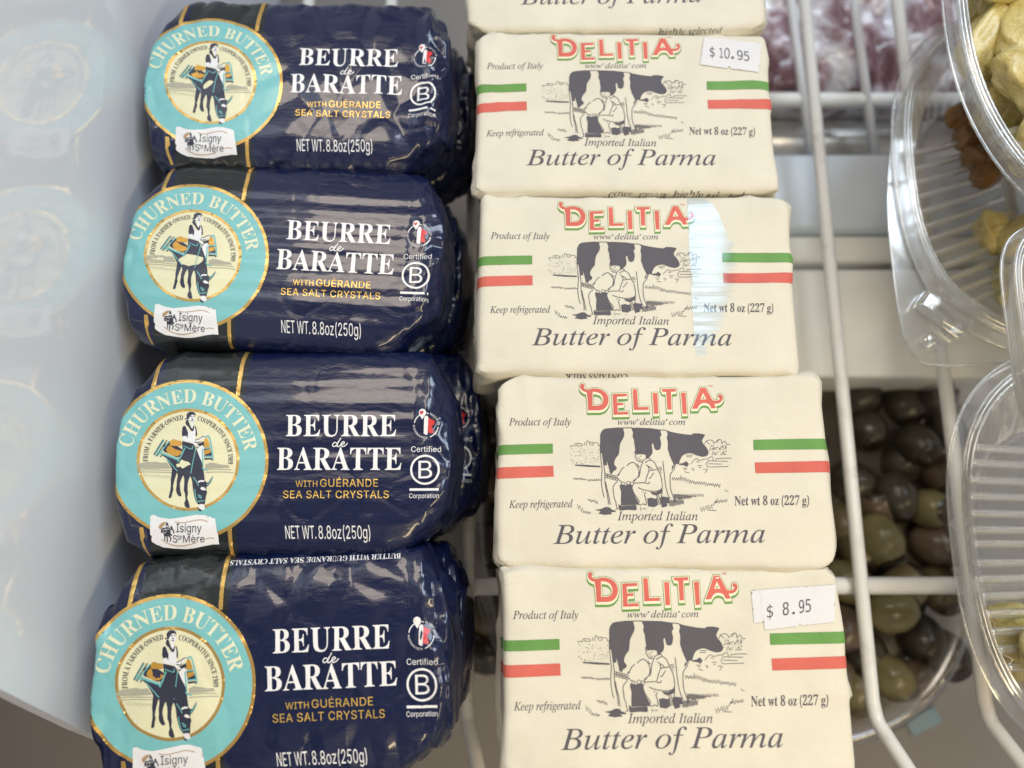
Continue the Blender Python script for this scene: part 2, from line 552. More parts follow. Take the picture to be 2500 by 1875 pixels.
  'N': (494, '403,-11 107,350 107,79 110,49 119,31 136,21 167,17 167,0 18,0 18,17 54,23 65,30 71,41 76,79 76,388 36,433 18,439 18,455 156,455 391,169 391,377 386,414 379,425 369,431 331,439 331,455 480,455 480,439 450,434 433,425 425,407 422,377 422,-11'),
  'e': (301, '154,-10 117,-5 85,10 58,35 37,69 24,109 19,157 24,201 38,240 59,273 87,298 120,313 157,318 176,317 209,309 237,292 249,280 259,266 274,234 283,173 283,166 117,166 120,128 127,97 138,73 154,56 175,46 199,42 212,44 237,53 270,86 285,73 267,47 248,27 228,11 205,-1 180,-8|116,192 201,192 201,215 199,252 193,277 181,292 161,297 147,294 136,286 127,274 117,232 116,203'),
  't': (228, '124,-9 89,-4 66,10 53,36 48,71 48,279 20,279 20,300 88,369 129,424 144,424 144,310 208,310 208,279 144,279 144,82 149,51 157,43 168,40 189,49 206,75 222,66 198,24 182,9 165,-1 145,-7'),
  'w': (435, '122,-10 17,265 6,284 -11,293 -11,310 138,310 138,293 120,289 114,276 116,266 120,253 167,127 211,235 201,266 190,288 168,295 168,310 323,310 323,293 302,288 296,276 296,269 298,262 336,141 382,256 387,275 380,289 356,295 356,310 445,310 445,295 433,292 425,284 412,258 304,-10 289,-10 223,197 140,-10'),
  'z': (293, '13,0 13,14 168,287 128,287 96,283 72,272 55,250 44,216 26,216 32,310 275,310 275,291 126,25 152,25 194,30 223,44 244,69 260,107 276,107 268,0'),
  'o': (336, '169,-10 127,-5 90,11 60,37 38,70 24,110 19,154 24,199 38,239 60,272 90,297 127,313 168,318 209,313 245,298 275,273 298,240 312,200 317,154 312,108 298,69 275,36 245,11 210,-5|169,11 193,18 209,39 217,81 220,154 217,227 208,271 192,292 169,299 144,292 128,271 120,227 117,154 120,82 128,39 144,18'),
  'g': (327, '146,-140 89,-136 48,-122 22,-100 14,-75 16,-64 28,-46 69,-26 35,-1 25,19 24,30 28,54 42,74 67,92 102,110 58,135 42,150 31,169 24,189 22,212 27,242 40,268 60,289 88,305 120,315 157,318 196,315 233,304 317,304 317,268 268,268 286,237 291,203 288,176 276,151 258,131 234,116 205,106 172,103 157,103 142,104 126,102 112,94 104,84 101,71 105,59 111,55 141,49 175,49 223,47 259,40 285,29 303,13 312,-9 316,-37 314,-52 305,-80 296,-92 272,-113 239,-128 219,-133|157,124 178,130 190,146 197,173 199,211 197,249 190,276 178,292 157,297 137,292 124,276 117,249 114,211 117,173 124,146 137,130|161,-116 192,-115 238,-104 252,-94 260,-81 263,-66 260,-51 249,-41 231,-36 205,-34 97,-34 79,-52 73,-73 79,-89 95,-103 122,-113'),
  '8': (375, '183,-7 132,-2 91,11 60,31 38,57 25,88 20,122 27,162 47,193 79,219 119,242 83,267 57,296 41,327 36,364 39,395 50,423 70,449 99,469 140,482 191,486 254,478 286,463 299,453 325,415 334,369 328,333 310,305 281,282 244,260 296,230 330,199 349,166 355,127 350,88 344,71 324,41 310,29 294,18 256,2|203,283 224,298 239,317 247,340 250,370 243,407 234,423 222,436 206,444 187,447 163,442 145,426 134,402 130,372 135,341 149,318 172,300|187,32 218,37 241,55 257,82 262,116 256,146 239,170 208,192 164,216 143,199 126,178 115,152 111,120 116,84 132,56 156,38'),
  '2': (375, '24,0 24,69 123,171 187,245 206,277 218,307 224,338 226,371 223,405 212,427 196,441 174,445 145,438 126,416 116,380 112,329 77,333 50,344 32,365 26,396 30,419 43,441 63,459 92,474 129,483 174,486 240,479 258,473 288,456 300,446 318,421 323,407 328,375 319,329 291,281 238,220 154,138 87,74 244,74 263,77 279,86 292,101 300,120 305,141 345,141 341,0'),
  '7': (375, '111,0 289,406 113,406 93,403 86,398 76,383 74,372 70,338 30,338 33,480 353,480 353,447 168,0'),
  '(': (201, '126,-106 81,-43 51,28 33,104 27,184 33,265 51,342 81,415 126,480 181,480 140,413 110,340 93,264 87,185 93,108 110,32 140,-40 181,-106'),
  ')': (201, '21,-106 62,-40 91,32 109,108 115,185 109,264 91,340 61,413 20,480 76,480 120,415 151,342 169,265 175,184 169,104 151,28 120,-43 76,-106'),
  ' ': (175, ''),
 },
 'i': {
  'B': (439, '-34,0 -30,13 -27,13 0,17 19,27 32,45 42,73 126,385 132,420 129,434 120,443 81,451 85,465 256,465 303,462 342,454 372,440 393,420 406,395 410,365 407,339 398,316 382,296 360,278 332,263 297,251 321,241 341,227 356,211 367,192 374,170 376,145 370,104 351,68 320,39 279,18 229,4 171,0|193,259 257,266 290,279 303,287 323,309 331,322 339,352 340,369 337,391 330,409 319,424 302,434 281,440 255,442 223,440 210,430 201,410 188,365 163,269 170,261|153,21 217,30 234,36 263,56 284,82 291,97 300,132 301,152 294,190 274,217 241,232 194,237 163,235 155,231 150,222 109,73 106,58 105,44 108,32 116,25'),
  'u': (364, '46,-8 28,-5 15,4 7,18 4,38 8,69 19,116 50,228 54,247 56,265 53,276 47,283 13,287 15,300 59,306 90,311 119,316 128,312 127,304 125,296 71,107 62,74 59,54 64,38 79,32 100,38 124,54 150,81 177,115 203,156 227,203 247,255 261,309 314,309 255,92 246,47 250,36 260,32 284,45 315,84 324,75 291,29 274,13 240,-6 222,-8 204,-4 197,1 190,16 189,27 199,81 220,153 171,82 127,32 86,2'),
  't': (187, '33,-8 15,-4 9,1 2,16 1,26 2,44 7,62 66,283 19,283 22,297 63,313 82,326 118,366 136,392 151,392 126,304 183,304 177,283 120,283 66,78 60,45 63,34 72,31 93,43 124,79 134,68 117,45 82,11 66,0'),
  'e': (287, '89,-7 50,0 21,21 2,54 -4,99 -1,131 9,165 25,199 46,231 72,259 101,283 148,308 195,316 222,313 242,303 254,287 258,266 257,252 245,226 236,213 208,189 170,169 147,161 61,142 57,118 56,98 63,58 72,44 84,34 100,28 119,26 135,27 168,39 221,81 231,71 198,36 165,12 128,-2|64,158 124,173 168,199 195,233 204,271 198,291 180,298 159,294 137,280 115,258 95,230 78,196'),
  'r': (224, '-13,0 46,209 56,259 53,272 47,279 13,284 15,297 59,304 90,310 118,316 124,314 124,308 89,179 114,221 158,282 193,313 208,316 220,314 229,307 235,297 237,283 234,266 226,253 214,243 200,240 180,248 173,257 170,268 143,236 118,199 95,157 57,58 41,0'),
  'o': (351, '105,-8 61,-1 26,22 3,57 -4,102 0,140 14,178 35,215 61,247 93,276 128,298 165,312 201,316 248,309 283,286 306,251 314,206 310,172 299,138 282,105 260,73 233,46 203,23 155,0|113,11 140,17 166,32 190,55 211,85 229,119 243,155 252,192 255,226 253,248 248,267 240,281 229,291 215,297 197,299 165,291 132,268 103,231 78,183 61,132 56,83 60,52 71,30 89,16'),
  'f': (199, '-48,-153 -65,-150 -79,-142 -88,-130 -91,-116 -85,-94 -66,-87 -50,-92 -44,-108 -46,-119 -49,-127 -47,-132 -42,-134 -24,-128 -10,-108 2,-74 13,-25 71,283 7,283 12,304 75,304 83,340 104,403 135,449 173,477 216,487 240,483 259,473 271,458 275,439 272,422 267,416 243,408 224,415 218,435 219,441 221,447 224,455 219,465 206,469 193,466 182,459 172,447 155,410 148,383 132,304 210,304 207,283 128,283 101,150 67,7 50,-45 33,-85 21,-106 -5,-136 -18,-146'),
  'P': (403, '-34,0 -30,13 -27,13 0,16 18,25 31,42 42,73 126,385 132,419 129,434 120,443 81,451 85,465 267,465 310,462 346,453 373,439 393,418 404,392 408,361 403,323 385,289 357,261 320,240 274,227 221,222 159,222 151,220 147,214 107,64 106,55 105,46 108,30 119,20 165,13 161,0|193,242 253,251 270,257 297,275 308,286 324,313 332,364 327,400 311,425 283,440 244,445 227,443 215,438 207,426 199,405 161,263 159,253 165,244'),
  'a': (342, '50,-8 26,-3 8,10 -3,33 -7,64 0,119 18,175 49,228 90,274 136,306 152,312 183,316 196,315 217,307 224,300 232,280 241,309 292,309 231,90 222,44 224,37 233,35 252,46 282,80 291,72 256,27 240,12 209,-6 195,-8 175,0 168,23 174,57 191,118 154,62 119,23 85,0|82,33 98,37 116,48 152,87 185,141 210,201 219,257 218,270 210,288 195,298 185,299 154,291 124,266 96,226 74,175 58,122 53,73 60,43 73,34'),
  'm': (550, '410,-7 399,-6 384,2 380,10 376,31 384,78 424,218 430,255 426,270 411,275 393,270 371,258 348,237 325,210 279,137 251,72 228,0 175,0 235,203 245,257 241,270 227,275 196,263 155,230 113,179 86,129 63,70 40,0 -13,0 50,212 58,243 61,263 59,275 51,281 17,287 19,300 94,310 113,315 123,316 128,314 130,308 129,303 128,296 91,177 123,220 184,281 212,300 239,312 263,316 276,315 293,306 299,298 304,277 299,241 285,184 343,257 371,283 398,301 424,312 449,316 461,315 479,306 484,298 489,275 486,253 479,222 436,65 434,57 433,50 436,39 445,35 457,38 469,48 483,64 499,87 508,76 476,30 459,13 426,-5'),
  'I': (245, '-31,0 -27,13 -24,13 10,18 21,25 30,36 45,73 129,385 135,419 132,433 123,443 84,451 88,465 275,465 272,451 267,451 241,448 224,439 211,421 200,392 116,80 110,45 113,31 122,21 161,13 157,0'),
  'p': (340, '-96,-149 -93,-137 -66,-133 -49,-126 -38,-111 -29,-87 54,235 58,249 60,262 58,274 52,281 16,285 19,298 62,303 93,309 124,316 130,310 128,299 112,250 149,287 168,300 206,314 226,316 260,310 286,292 302,263 308,226 303,185 290,144 270,105 243,69 212,38 177,13 140,-2 101,-7 72,-4 50,5 30,-81 23,-113 26,-124 36,-132 77,-138 73,-149|101,9 128,14 155,30 180,53 202,82 221,116 235,153 245,191 248,228 245,253 235,271 220,282 199,286 166,278 136,253 110,213 91,162 66,64 64,51 62,40 64,30 72,17'),
  'd': (355, '61,-8 32,-3 10,13 -4,39 -9,73 -5,107 5,143 22,181 44,217 70,250 99,279 122,296 146,307 192,316 225,311 242,293 273,416 275,426 275,436 274,445 268,451 243,455 233,455 236,467 306,479 338,487 343,485 345,480 344,473 343,468 240,81 236,60 234,44 238,34 250,30 273,43 306,81 317,72 263,11 240,-3 217,-8 206,-7 191,1 186,7 183,27 187,61 201,112 167,59 133,21 99,-1|91,28 109,31 127,43 165,85 199,142 223,204 232,259 229,277 223,289 212,298 198,300 165,292 132,268 101,229 75,178 57,124 51,78 54,57 62,41 74,31'),
  'l': (173, '32,-7 18,-5 7,2 0,12 -2,26 2,54 13,99 98,412 101,433 99,446 92,453 58,459 60,471 104,476 134,482 163,487 170,485 171,481 168,465 62,84 56,50 59,38 68,34 90,46 122,82 133,72 105,37 77,12 52,-3'),
  'i': (177, '122,394 110,396 98,404 91,415 88,428 91,441 98,452 110,460 122,463 135,460 147,452 155,441 157,428 155,414 147,403 136,396|33,-8 15,-4 8,1 1,18 0,29 3,53 11,86 55,241 58,254 60,264 57,275 50,282 17,287 20,299 65,305 96,310 124,316 129,314 131,308 130,303 128,296 63,79 58,52 61,37 72,32 96,45 130,84 140,74 102,28 84,12 67,1'),
  'n': (364, '222,-9 208,-6 198,1 191,12 189,28 216,140 242,254 238,269 225,275 211,272 195,263 159,232 123,189 93,142 67,82 42,0 -12,0 53,221 62,263 60,273 53,280 23,285 17,285 19,297 67,303 100,310 130,316 133,314 133,308 93,177 142,238 188,281 229,306 263,315 285,311 292,306 298,299 302,278 300,252 293,222 254,88 247,64 245,49 249,37 259,34 266,35 282,48 312,91 322,83 290,32 273,14 256,1 239,-6'),
  'K': (454, '-34,0 -30,13 -28,13 6,18 18,25 27,36 42,73 126,385 132,419 129,433 120,443 81,451 85,465 269,465 265,451 259,451 236,449 219,441 207,425 196,396 161,265 160,261 159,256 164,250 172,253 336,385 365,413 375,434 366,447 339,451 335,451 338,465 501,465 496,452 493,452 464,446 431,426 336,354 223,264 355,69 375,44 394,27 414,16 438,13 435,0 236,0 240,13 244,13 277,18 285,26 287,37 282,55 268,79 168,228 159,233 153,231 150,224 110,75 105,46 108,30 118,20 162,13 158,0'),
  'g': (286, '63,-153 16,-148 -21,-131 -44,-106 -52,-75 -49,-56 -42,-39 -30,-22 9,10 36,24 13,39 6,57 10,70 21,84 58,121 44,130 22,152 15,165 10,195 15,226 29,256 51,281 80,301 114,314 152,318 177,315 206,307 246,296 289,296 289,266 243,266 248,236 243,203 229,174 207,149 179,130 146,118 110,113 82,116 66,101 60,87 66,76 73,70 112,54 159,38 194,19 216,-6 223,-40 218,-71 203,-99 179,-122 147,-139 108,-150|111,129 132,133 151,146 167,165 180,190 188,219 191,249 188,272 179,288 165,299 147,302 127,298 108,285 92,265 78,241 69,212 66,182 68,166 78,142 86,135|75,-132 106,-130 131,-124 151,-114 165,-100 173,-82 176,-60 173,-45 163,-31 132,-10 94,5 52,18 34,6 6,-20 -3,-34 -9,-64 -7,-85 0,-102 12,-115 28,-125 49,-130'),
  'y': (270, '-44,-153 -58,-151 -68,-145 -75,-136 -77,-125 -75,-114 -69,-106 -60,-100 -48,-98 -30,-103 -9,-109 9,-99 34,-69 79,-7 44,175 36,216 29,244 21,263 11,276 -4,284 -24,287 -22,299 8,303 32,310 62,316 73,302 85,258 100,179 123,57 173,138 200,186 213,213 217,233 213,249 201,260 190,268 184,288 186,299 192,308 202,314 214,316 228,313 239,304 247,291 249,273 239,223 208,158 175,102 133,35 86,-34 39,-94 -6,-137 -26,-149'),
  'c': (298, '99,-8 58,0 26,23 6,60 -1,109 3,142 12,175 27,207 48,237 73,264 102,286 150,309 199,316 228,313 249,302 262,286 267,267 264,251 258,239 247,231 233,228 211,235 204,255 207,268 214,279 218,284 220,289 215,297 197,299 162,292 130,271 101,238 79,196 64,150 59,107 63,73 76,46 96,29 122,23 157,29 174,38 210,64 228,82 238,71 193,27 169,12 123,-6'),
  'w': (446, '48,-8 44,175 41,234 33,268 20,284 0,289 -3,289 -2,300 30,306 54,312 70,316 80,317 88,301 92,281 97,171 98,91 238,317 250,317 275,71 323,128 373,195 385,221 389,240 376,259 366,272 363,287 365,299 371,308 380,314 392,316 404,313 414,305 420,291 422,273 420,254 402,208 386,180 340,117 240,-8 230,-8 205,221 60,-8'),
  's': (248, '78,-8 53,-6 32,-1 6,6 -4,4 -9,-4 -22,-4 -7,106 4,105 10,65 24,35 45,16 71,10 93,14 110,26 122,45 126,69 120,93 104,120 83,147 63,175 46,206 40,238 46,269 63,294 90,311 123,316 166,310 193,302 205,305 209,314 220,314 207,214 195,214 184,261 175,278 163,289 148,297 130,299 115,296 102,287 94,275 91,261 97,237 116,208 136,181 155,154 173,122 179,89 176,63 166,40 151,20 130,5 106,-5'),
  'h': (402, '304,-7 279,-2 260,11 247,33 243,60 246,99 256,151 271,221 279,257 281,283 278,305 274,313 260,322 251,323 225,317 212,310 173,272 141,221 124,172 87,0 25,0 112,415 118,451 117,460 106,474 97,479 71,482 66,482 72,510 195,510 169,387 156,331 142,275 150,275 188,326 209,343 230,356 252,363 274,366 296,364 314,358 328,347 338,333 344,314 346,291 343,262 334,218 316,138 310,101 308,68 313,44 331,36 352,39 374,51 386,32 344,3'),
  'k': (339, '218,-7 201,-3 187,9 161,63 120,161 78,129 41,0 -13,0 103,414 106,435 104,446 98,452 71,455 62,455 66,468 109,474 140,481 158,486 169,487 174,485 175,480 172,465 84,157 195,240 221,263 230,280 222,290 197,294 203,306 337,306 334,293 332,293 292,284 246,255 164,193 214,73 229,47 238,38 248,36 272,47 301,79 311,69 286,35 261,11 238,-3'),
  ',': (180, '28,-87 47,-3 61,78 124,78 129,71 104,-8 71,-87'),
  ' ': (175, ''),
 },
 's': {
  'N': (523, '60,0 60,509 136,509 343,183 363,151 388,107 414,55 405,54 401,108 399,157 399,195 399,509 463,509 463,0 387,0 202,290 177,331 148,381 108,452 119,454 122,384 124,328 125,291 125,0'),
  'E': (419, '60,0 60,509 372,509 372,452 125,452 125,286 355,286 355,229 125,229 125,57 375,57 375,0'),
  'T': (449, '32,452 32,509 417,509 417,452 257,452 257,0 193,0 193,452'),
  'W': (686, '155,0 16,509 82,509 163,196 175,145 187,94 197,40 189,40 200,94 211,145 224,196 306,509 380,509 462,196 474,145 486,94 497,40 488,40 499,94 510,145 523,196 603,509 670,509 530,0 455,0 368,323 351,391 336,475 350,475 335,395 318,323 230,0'),
  '.': (188, '95,-4 78,-1 63,9 53,24 50,41 53,59 63,73 78,83 95,87 113,83 128,73 138,59 141,41 138,24 128,9 113,-1'),
  '8': (453, '226,-7 178,-2 136,11 101,33 74,62 57,96 52,135 55,166 65,195 81,220 101,241 125,256 153,265 153,267 119,282 93,308 76,342 70,380 75,417 90,450 114,477 146,498 184,511 226,516 269,511 306,498 337,477 361,450 377,417 382,380 376,342 359,308 333,282 300,267 300,265 327,256 351,241 372,220 387,195 397,166 401,135 395,96 378,62 352,33 317,11 275,-2|226,49 258,52 285,60 307,74 323,91 333,113 337,139 333,165 322,189 305,208 283,223 256,232 226,235 196,232 169,223 147,208 130,189 119,165 115,139 119,113 129,91 145,74 167,60 195,52|226,290 252,292 274,300 293,313 307,330 316,351 319,376 316,399 308,420 294,437 275,449 252,457 226,460 200,457 177,449 159,437 145,420 136,399 133,376 136,351 145,330 159,313 178,300 201,292'),
  'o': (415, '207,-8 159,-2 117,16 82,46 56,85 40,133 34,187 40,243 56,291 82,330 117,360 159,378 207,384 256,378 299,360 333,330 359,291 376,243 381,187 376,133 359,85 333,46 299,16 256,-2|207,46 242,51 270,66 292,89 307,117 316,151 319,187 316,224 307,258 292,287 270,310 242,325 207,330 173,325 145,310 124,287 108,258 99,224 96,187 99,151 108,117 124,89 145,66 173,51'),
  'z': (380, '42,0 42,46 254,320 254,323 48,323 48,379 333,379 333,331 126,60 126,56 339,56 339,0'),
  '(': (273, '89,207 92,264 101,324 114,384 132,441 153,494 177,539 236,539 191,428 161,313 154,258 151,207 154,161 160,115 188,16 236,-96 177,-96 139,-21 111,55 95,131'),
  '2': (453, '64,0 64,47 234,229 282,282 311,327 318,348 320,371 317,397 308,419 293,436 273,449 250,457 224,460 196,457 172,447 153,433 139,413 130,390 127,362 66,362 71,405 86,442 111,473 143,496 182,511 225,516 268,511 306,497 337,474 361,445 376,411 381,372 378,345 371,318 357,290 336,259 267,180 153,60 153,57 389,57 389,0'),
  '5': (453, '221,-7 178,-2 140,11 108,32 83,60 66,93 60,130 122,130 127,108 138,89 154,73 173,60 196,52 221,50 250,53 276,64 298,82 314,104 324,131 328,162 324,193 314,221 297,244 275,262 248,273 218,277 167,268 145,258 128,246 67,253 96,509 366,509 366,452 151,452 134,301 136,301 155,315 178,325 203,331 229,334 263,330 294,321 321,306 345,285 364,260 379,231 388,199 391,163 385,117 369,76 343,41 309,15 268,-1'),
  '0': (453, '227,-7 174,1 130,24 95,62 69,113 53,178 48,254 53,330 69,395 95,447 130,484 174,508 227,516 279,508 323,484 358,447 384,395 400,330 405,254 400,178 384,113 359,62 323,24 279,1|227,50 261,56 290,74 313,103 330,144 340,194 344,254 340,314 330,365 313,405 290,435 261,453 227,460 192,453 163,435 140,405 123,365 113,314 109,254 113,194 123,144 140,103 163,74 192,56'),
  'g': (425, '207,-151 168,-148 134,-140 105,-127 82,-110 64,-91 51,-69 101,-41 122,-66 154,-88 178,-95 207,-97 249,-92 282,-75 304,-47 311,-6 311,68 306,68 287,41 252,16 227,8 195,5 152,10 113,27 80,53 55,90 39,136 34,191 39,246 55,293 80,332 112,361 152,378 196,384 228,382 253,373 288,346 308,319 313,319 313,379 372,379 372,-9 367,-54 350,-90 324,-117 291,-136 251,-147|205,59 237,63 264,75 285,95 300,121 309,154 312,193 309,231 300,264 285,291 264,312 237,325 205,330 172,325 145,312 124,290 109,262 99,229 96,193 99,155 109,123 124,96 145,76 172,63'),
  ')': (273, '37,-96 86,18 113,116 122,207 119,258 112,313 82,428 37,539 97,539 121,494 142,441 159,384 173,323 181,264 184,207 178,130 161,53 134,-22 97,-96'),
  'C': (510, '267,-7 205,1 150,25 104,63 70,115 48,179 40,254 48,329 70,393 104,445 150,484 205,508 267,516 305,513 340,504 373,490 402,471 427,447 448,418 463,385 473,348 408,348 401,373 389,395 357,428 315,449 267,456 223,450 184,432 150,403 125,364 109,314 103,254 109,194 125,145 151,105 184,76 223,59 267,53 315,60 357,81 389,114 401,136 408,160 473,160 463,124 448,91 428,62 402,38 373,19 341,5 305,-4'),
  'e': (404, '212,-8 161,-2 117,16 82,46 56,85 40,132 34,187 39,242 55,290 81,329 115,359 157,378 205,384 236,382 266,374 294,361 319,341 341,315 357,282 368,242 371,194 371,169 75,169 75,221 338,221 310,202 307,237 298,269 283,294 263,314 237,326 205,330 173,326 146,313 125,294 109,270 99,241 96,211 96,178 100,139 110,106 128,80 151,61 179,50 212,46 254,53 285,73 306,105 365,91 353,63 335,39 311,19 283,4 249,-5'),
  'r': (259, '53,0 53,379 112,379 112,321 115,321 130,347 152,367 181,380 213,385 229,384 243,384 243,322 230,324 207,326 182,323 159,315 140,301 126,284 117,262 114,237 114,0'),
  't': (227, '204,379 204,327 6,327 6,379|65,471 126,471 126,98 128,76 136,61 150,53 170,50 185,51 202,54 213,2 192,-3 168,-4 125,2 92,21 72,52 65,93'),
  'i': (167, '53,0 53,379 114,379 114,0|84,443 67,446 54,455 44,468 41,483 44,499 54,512 67,521 84,524 100,521 114,512 123,499 126,483 123,468 114,455 100,446'),
  'f': (254, '228,379 228,327 6,327 6,379|81,0 81,432 84,461 96,486 113,505 135,519 161,527 187,530 222,527 243,521 227,468 215,472 195,474 171,470 154,460 145,443 142,419 142,0'),
  'd': (424, '195,-8 151,-2 111,16 79,45 55,84 39,133 34,189 39,245 55,293 79,332 112,361 151,378 196,384 228,381 253,373 287,346 306,319 311,319 311,509 372,509 372,0 313,0 313,59 307,59 287,31 252,4 227,-5|205,47 236,51 263,65 284,86 299,115 309,150 312,189 309,229 300,263 284,291 263,312 237,325 205,330 172,325 145,311 124,290 108,261 99,227 96,189 99,151 109,117 124,88 145,66 172,51'),
  'p': (424, '53,-143 53,379 112,379 112,319 118,319 137,346 171,373 197,381 229,384 274,378 313,361 345,332 370,293 385,245 390,189 385,133 370,84 346,45 313,16 274,-2 229,-8 198,-5 173,4 138,31 118,59 114,59 114,-143|220,47 253,51 279,66 301,88 316,117 325,151 328,189 325,227 316,261 301,290 280,311 253,325 220,330 188,325 161,312 140,291 125,263 116,229 113,189 116,150 125,115 140,86 162,65 188,51'),
  'a': (389, '160,-9 126,-5 94,5 68,22 48,45 35,73 30,108 34,138 43,161 58,179 78,193 125,211 178,220 234,227 265,235 273,243 276,255 276,257 273,279 267,297 256,311 240,322 220,329 196,331 171,329 149,322 118,301 100,274 41,291 57,322 79,346 104,364 133,375 163,382 194,384 239,379 263,372 286,360 306,343 322,320 333,290 337,251 337,0 277,0 277,52 272,52 252,25 215,1 190,-6|170,45 202,49 228,59 248,74 263,93 272,115 276,138 276,190 259,182 231,176 200,171 175,168 134,159 117,150 103,139 95,124 92,105 94,87 102,72 114,61 130,52'),
  'n': (410, '114,227 114,0 53,0 53,379 112,379 112,287 102,287 124,332 152,362 187,379 227,384 264,380 295,369 321,349 341,321 353,285 357,240 357,0 296,0 296,235 290,275 273,304 246,323 210,329 184,326 161,317 141,303 126,283 117,257'),
  'I': (300, '31,0 31,57 118,57 118,452 31,452 31,509 269,509 269,452 183,452 183,57 269,57 269,0'),
  's': (365, '182,-8 145,-5 112,3 84,18 62,38 45,63 36,94 94,107 105,79 124,60 150,49 181,45 217,50 244,62 262,81 268,103 265,121 254,136 237,147 212,155 149,170 104,186 72,208 53,237 47,274 51,305 65,332 87,354 115,370 149,381 187,384 223,381 254,372 279,358 299,339 314,316 324,290 268,277 258,298 243,316 219,328 187,333 156,329 131,317 114,299 109,277 112,258 124,243 144,232 172,223 229,209 275,194 306,171 325,142 331,107 326,75 312,47 290,24 260,6 223,-5'),
  'y': (389, '47,-139 61,-86 71,-87 104,-89 118,-84 130,-74 141,-58 151,-36 163,-1 17,379 84,379 165,155 187,87 206,21 184,21 202,87 224,155 305,379 371,379 204,-58 191,-85 177,-107 159,-124 139,-136 117,-143 91,-145 65,-143'),
  'S': (447, '224,-9 172,-4 128,9 91,31 64,60 46,96 38,137 104,137 110,110 123,88 142,71 166,59 194,52 224,49 257,52 286,60 311,74 329,92 341,114 346,139 342,161 332,179 316,193 296,205 245,222 184,239 128,260 86,289 60,326 52,372 58,413 75,448 102,476 138,498 180,511 227,516 275,511 316,498 351,476 377,449 394,415 401,378 337,378 326,412 302,437 267,453 225,459 194,456 167,448 145,435 129,418 118,398 115,376 119,352 131,334 148,319 169,308 212,293 264,279 312,264 359,238 379,220 395,198 405,171 408,139 403,99 386,64 360,34 323,11 278,-4'),
  'M': (628, '60,0 60,509 152,509 277,187 287,159 299,123 311,84 322,49 307,49 318,83 330,121 342,158 352,187 476,509 568,509 568,0 504,0 504,291 504,327 505,369 506,413 507,457 513,457 498,409 482,363 467,322 456,291 342,0 286,0 170,291 159,321 145,361 129,408 112,457 119,457 120,416 121,372 122,328 122,291 122,0'),
  'è': (404, '212,-8 161,-2 117,16 82,46 56,85 40,132 34,187 39,242 55,290 81,329 115,359 157,378 205,384 236,382 266,374 294,361 319,341 341,315 357,282 368,242 371,194 371,169 75,169 75,221 338,221 310,202 307,237 298,269 283,294 263,314 237,326 205,330 173,326 146,313 125,294 109,270 99,241 96,211 96,178 100,139 110,106 128,80 151,61 179,50 212,46 254,53 285,73 306,105 365,91 353,63 335,39 311,19 283,4 249,-5|180,429 114,529 182,529 230,429'),
  'B': (456, '60,0 60,509 241,509 289,504 329,491 359,469 381,442 394,410 398,374 395,344 387,320 373,301 356,286 315,267 315,262 339,257 363,245 385,227 402,203 414,173 418,136 413,100 400,67 377,39 344,18 301,4 247,0|125,57 245,57 296,63 330,80 349,105 355,137 352,161 342,184 327,203 306,218 279,228 248,231 125,231|125,285 238,285 265,288 288,296 308,309 323,326 333,348 336,372 330,403 313,429 283,446 240,452 125,452'),
  'A': (480, '16,0 201,509 276,509 463,0 395,0 287,302 264,372 232,478 245,478 213,371 191,302 85,0|110,142 110,199 370,199 370,142'),
  'D': (502, '219,0 96,0 96,57 215,57 272,63 318,81 354,110 379,149 394,198 399,255 394,312 379,361 354,399 320,428 275,446 221,452 93,452 93,509 225,509 294,501 353,478 399,441 433,391 455,329 462,255 455,181 433,119 398,68 351,31 291,8|125,509 125,0 60,0 60,509'),
  'O': (533, '267,-7 205,1 150,25 105,63 70,115 48,179 40,254 48,329 70,393 105,445 150,484 205,508 267,516 329,508 384,484 429,445 464,393 486,329 493,254 486,179 464,115 429,63 384,25 329,1|267,53 310,59 349,76 383,105 408,144 425,194 430,254 425,314 408,365 383,404 349,433 310,450 267,456 223,450 184,433 151,404 125,364 109,314 103,254 109,194 125,144 151,105 184,76 223,59'),
  'R': (449, '60,0 60,509 236,509 290,504 333,489 367,465 390,433 405,395 409,352 405,309 390,271 367,240 333,217 289,203 236,198 96,198 96,255 234,255 269,258 298,267 319,281 334,300 342,324 345,352 342,380 334,405 319,425 298,440 269,449 233,452 125,452 125,0|353,0 230,229 303,229 428,0'),
  'Y': (472, '203,0 203,208 16,509 91,509 192,344 222,292 250,230 224,230 251,293 280,344 381,509 455,509 268,208 268,0'),
  ' ': (188, ''),
 },
 't': {
  'N': (523, '60,0 60,509 136,509 343,183 363,151 388,107 414,55 405,54 401,108 399,157 399,195 399,509 463,509 463,0 387,0 202,290 177,331 148,381 108,452 119,454 122,384 124,328 125,291 125,0'),
  'E': (419, '60,0 60,509 372,509 372,452 125,452 125,286 355,286 355,229 125,229 125,57 375,57 375,0'),
  'T': (449, '32,452 32,509 417,509 417,452 257,452 257,0 193,0 193,452'),
  'W': (686, '155,0 16,509 82,509 163,196 175,145 187,94 197,40 189,40 200,94 211,145 224,196 306,509 380,509 462,196 474,145 486,94 497,40 488,40 499,94 510,145 523,196 603,509 670,509 530,0 455,0 368,323 351,391 336,475 350,475 335,395 318,323 230,0'),
  '.': (188, '95,-4 78,-1 63,9 53,24 50,41 53,59 63,73 78,83 95,87 113,83 128,73 138,59 141,41 138,24 128,9 113,-1'),
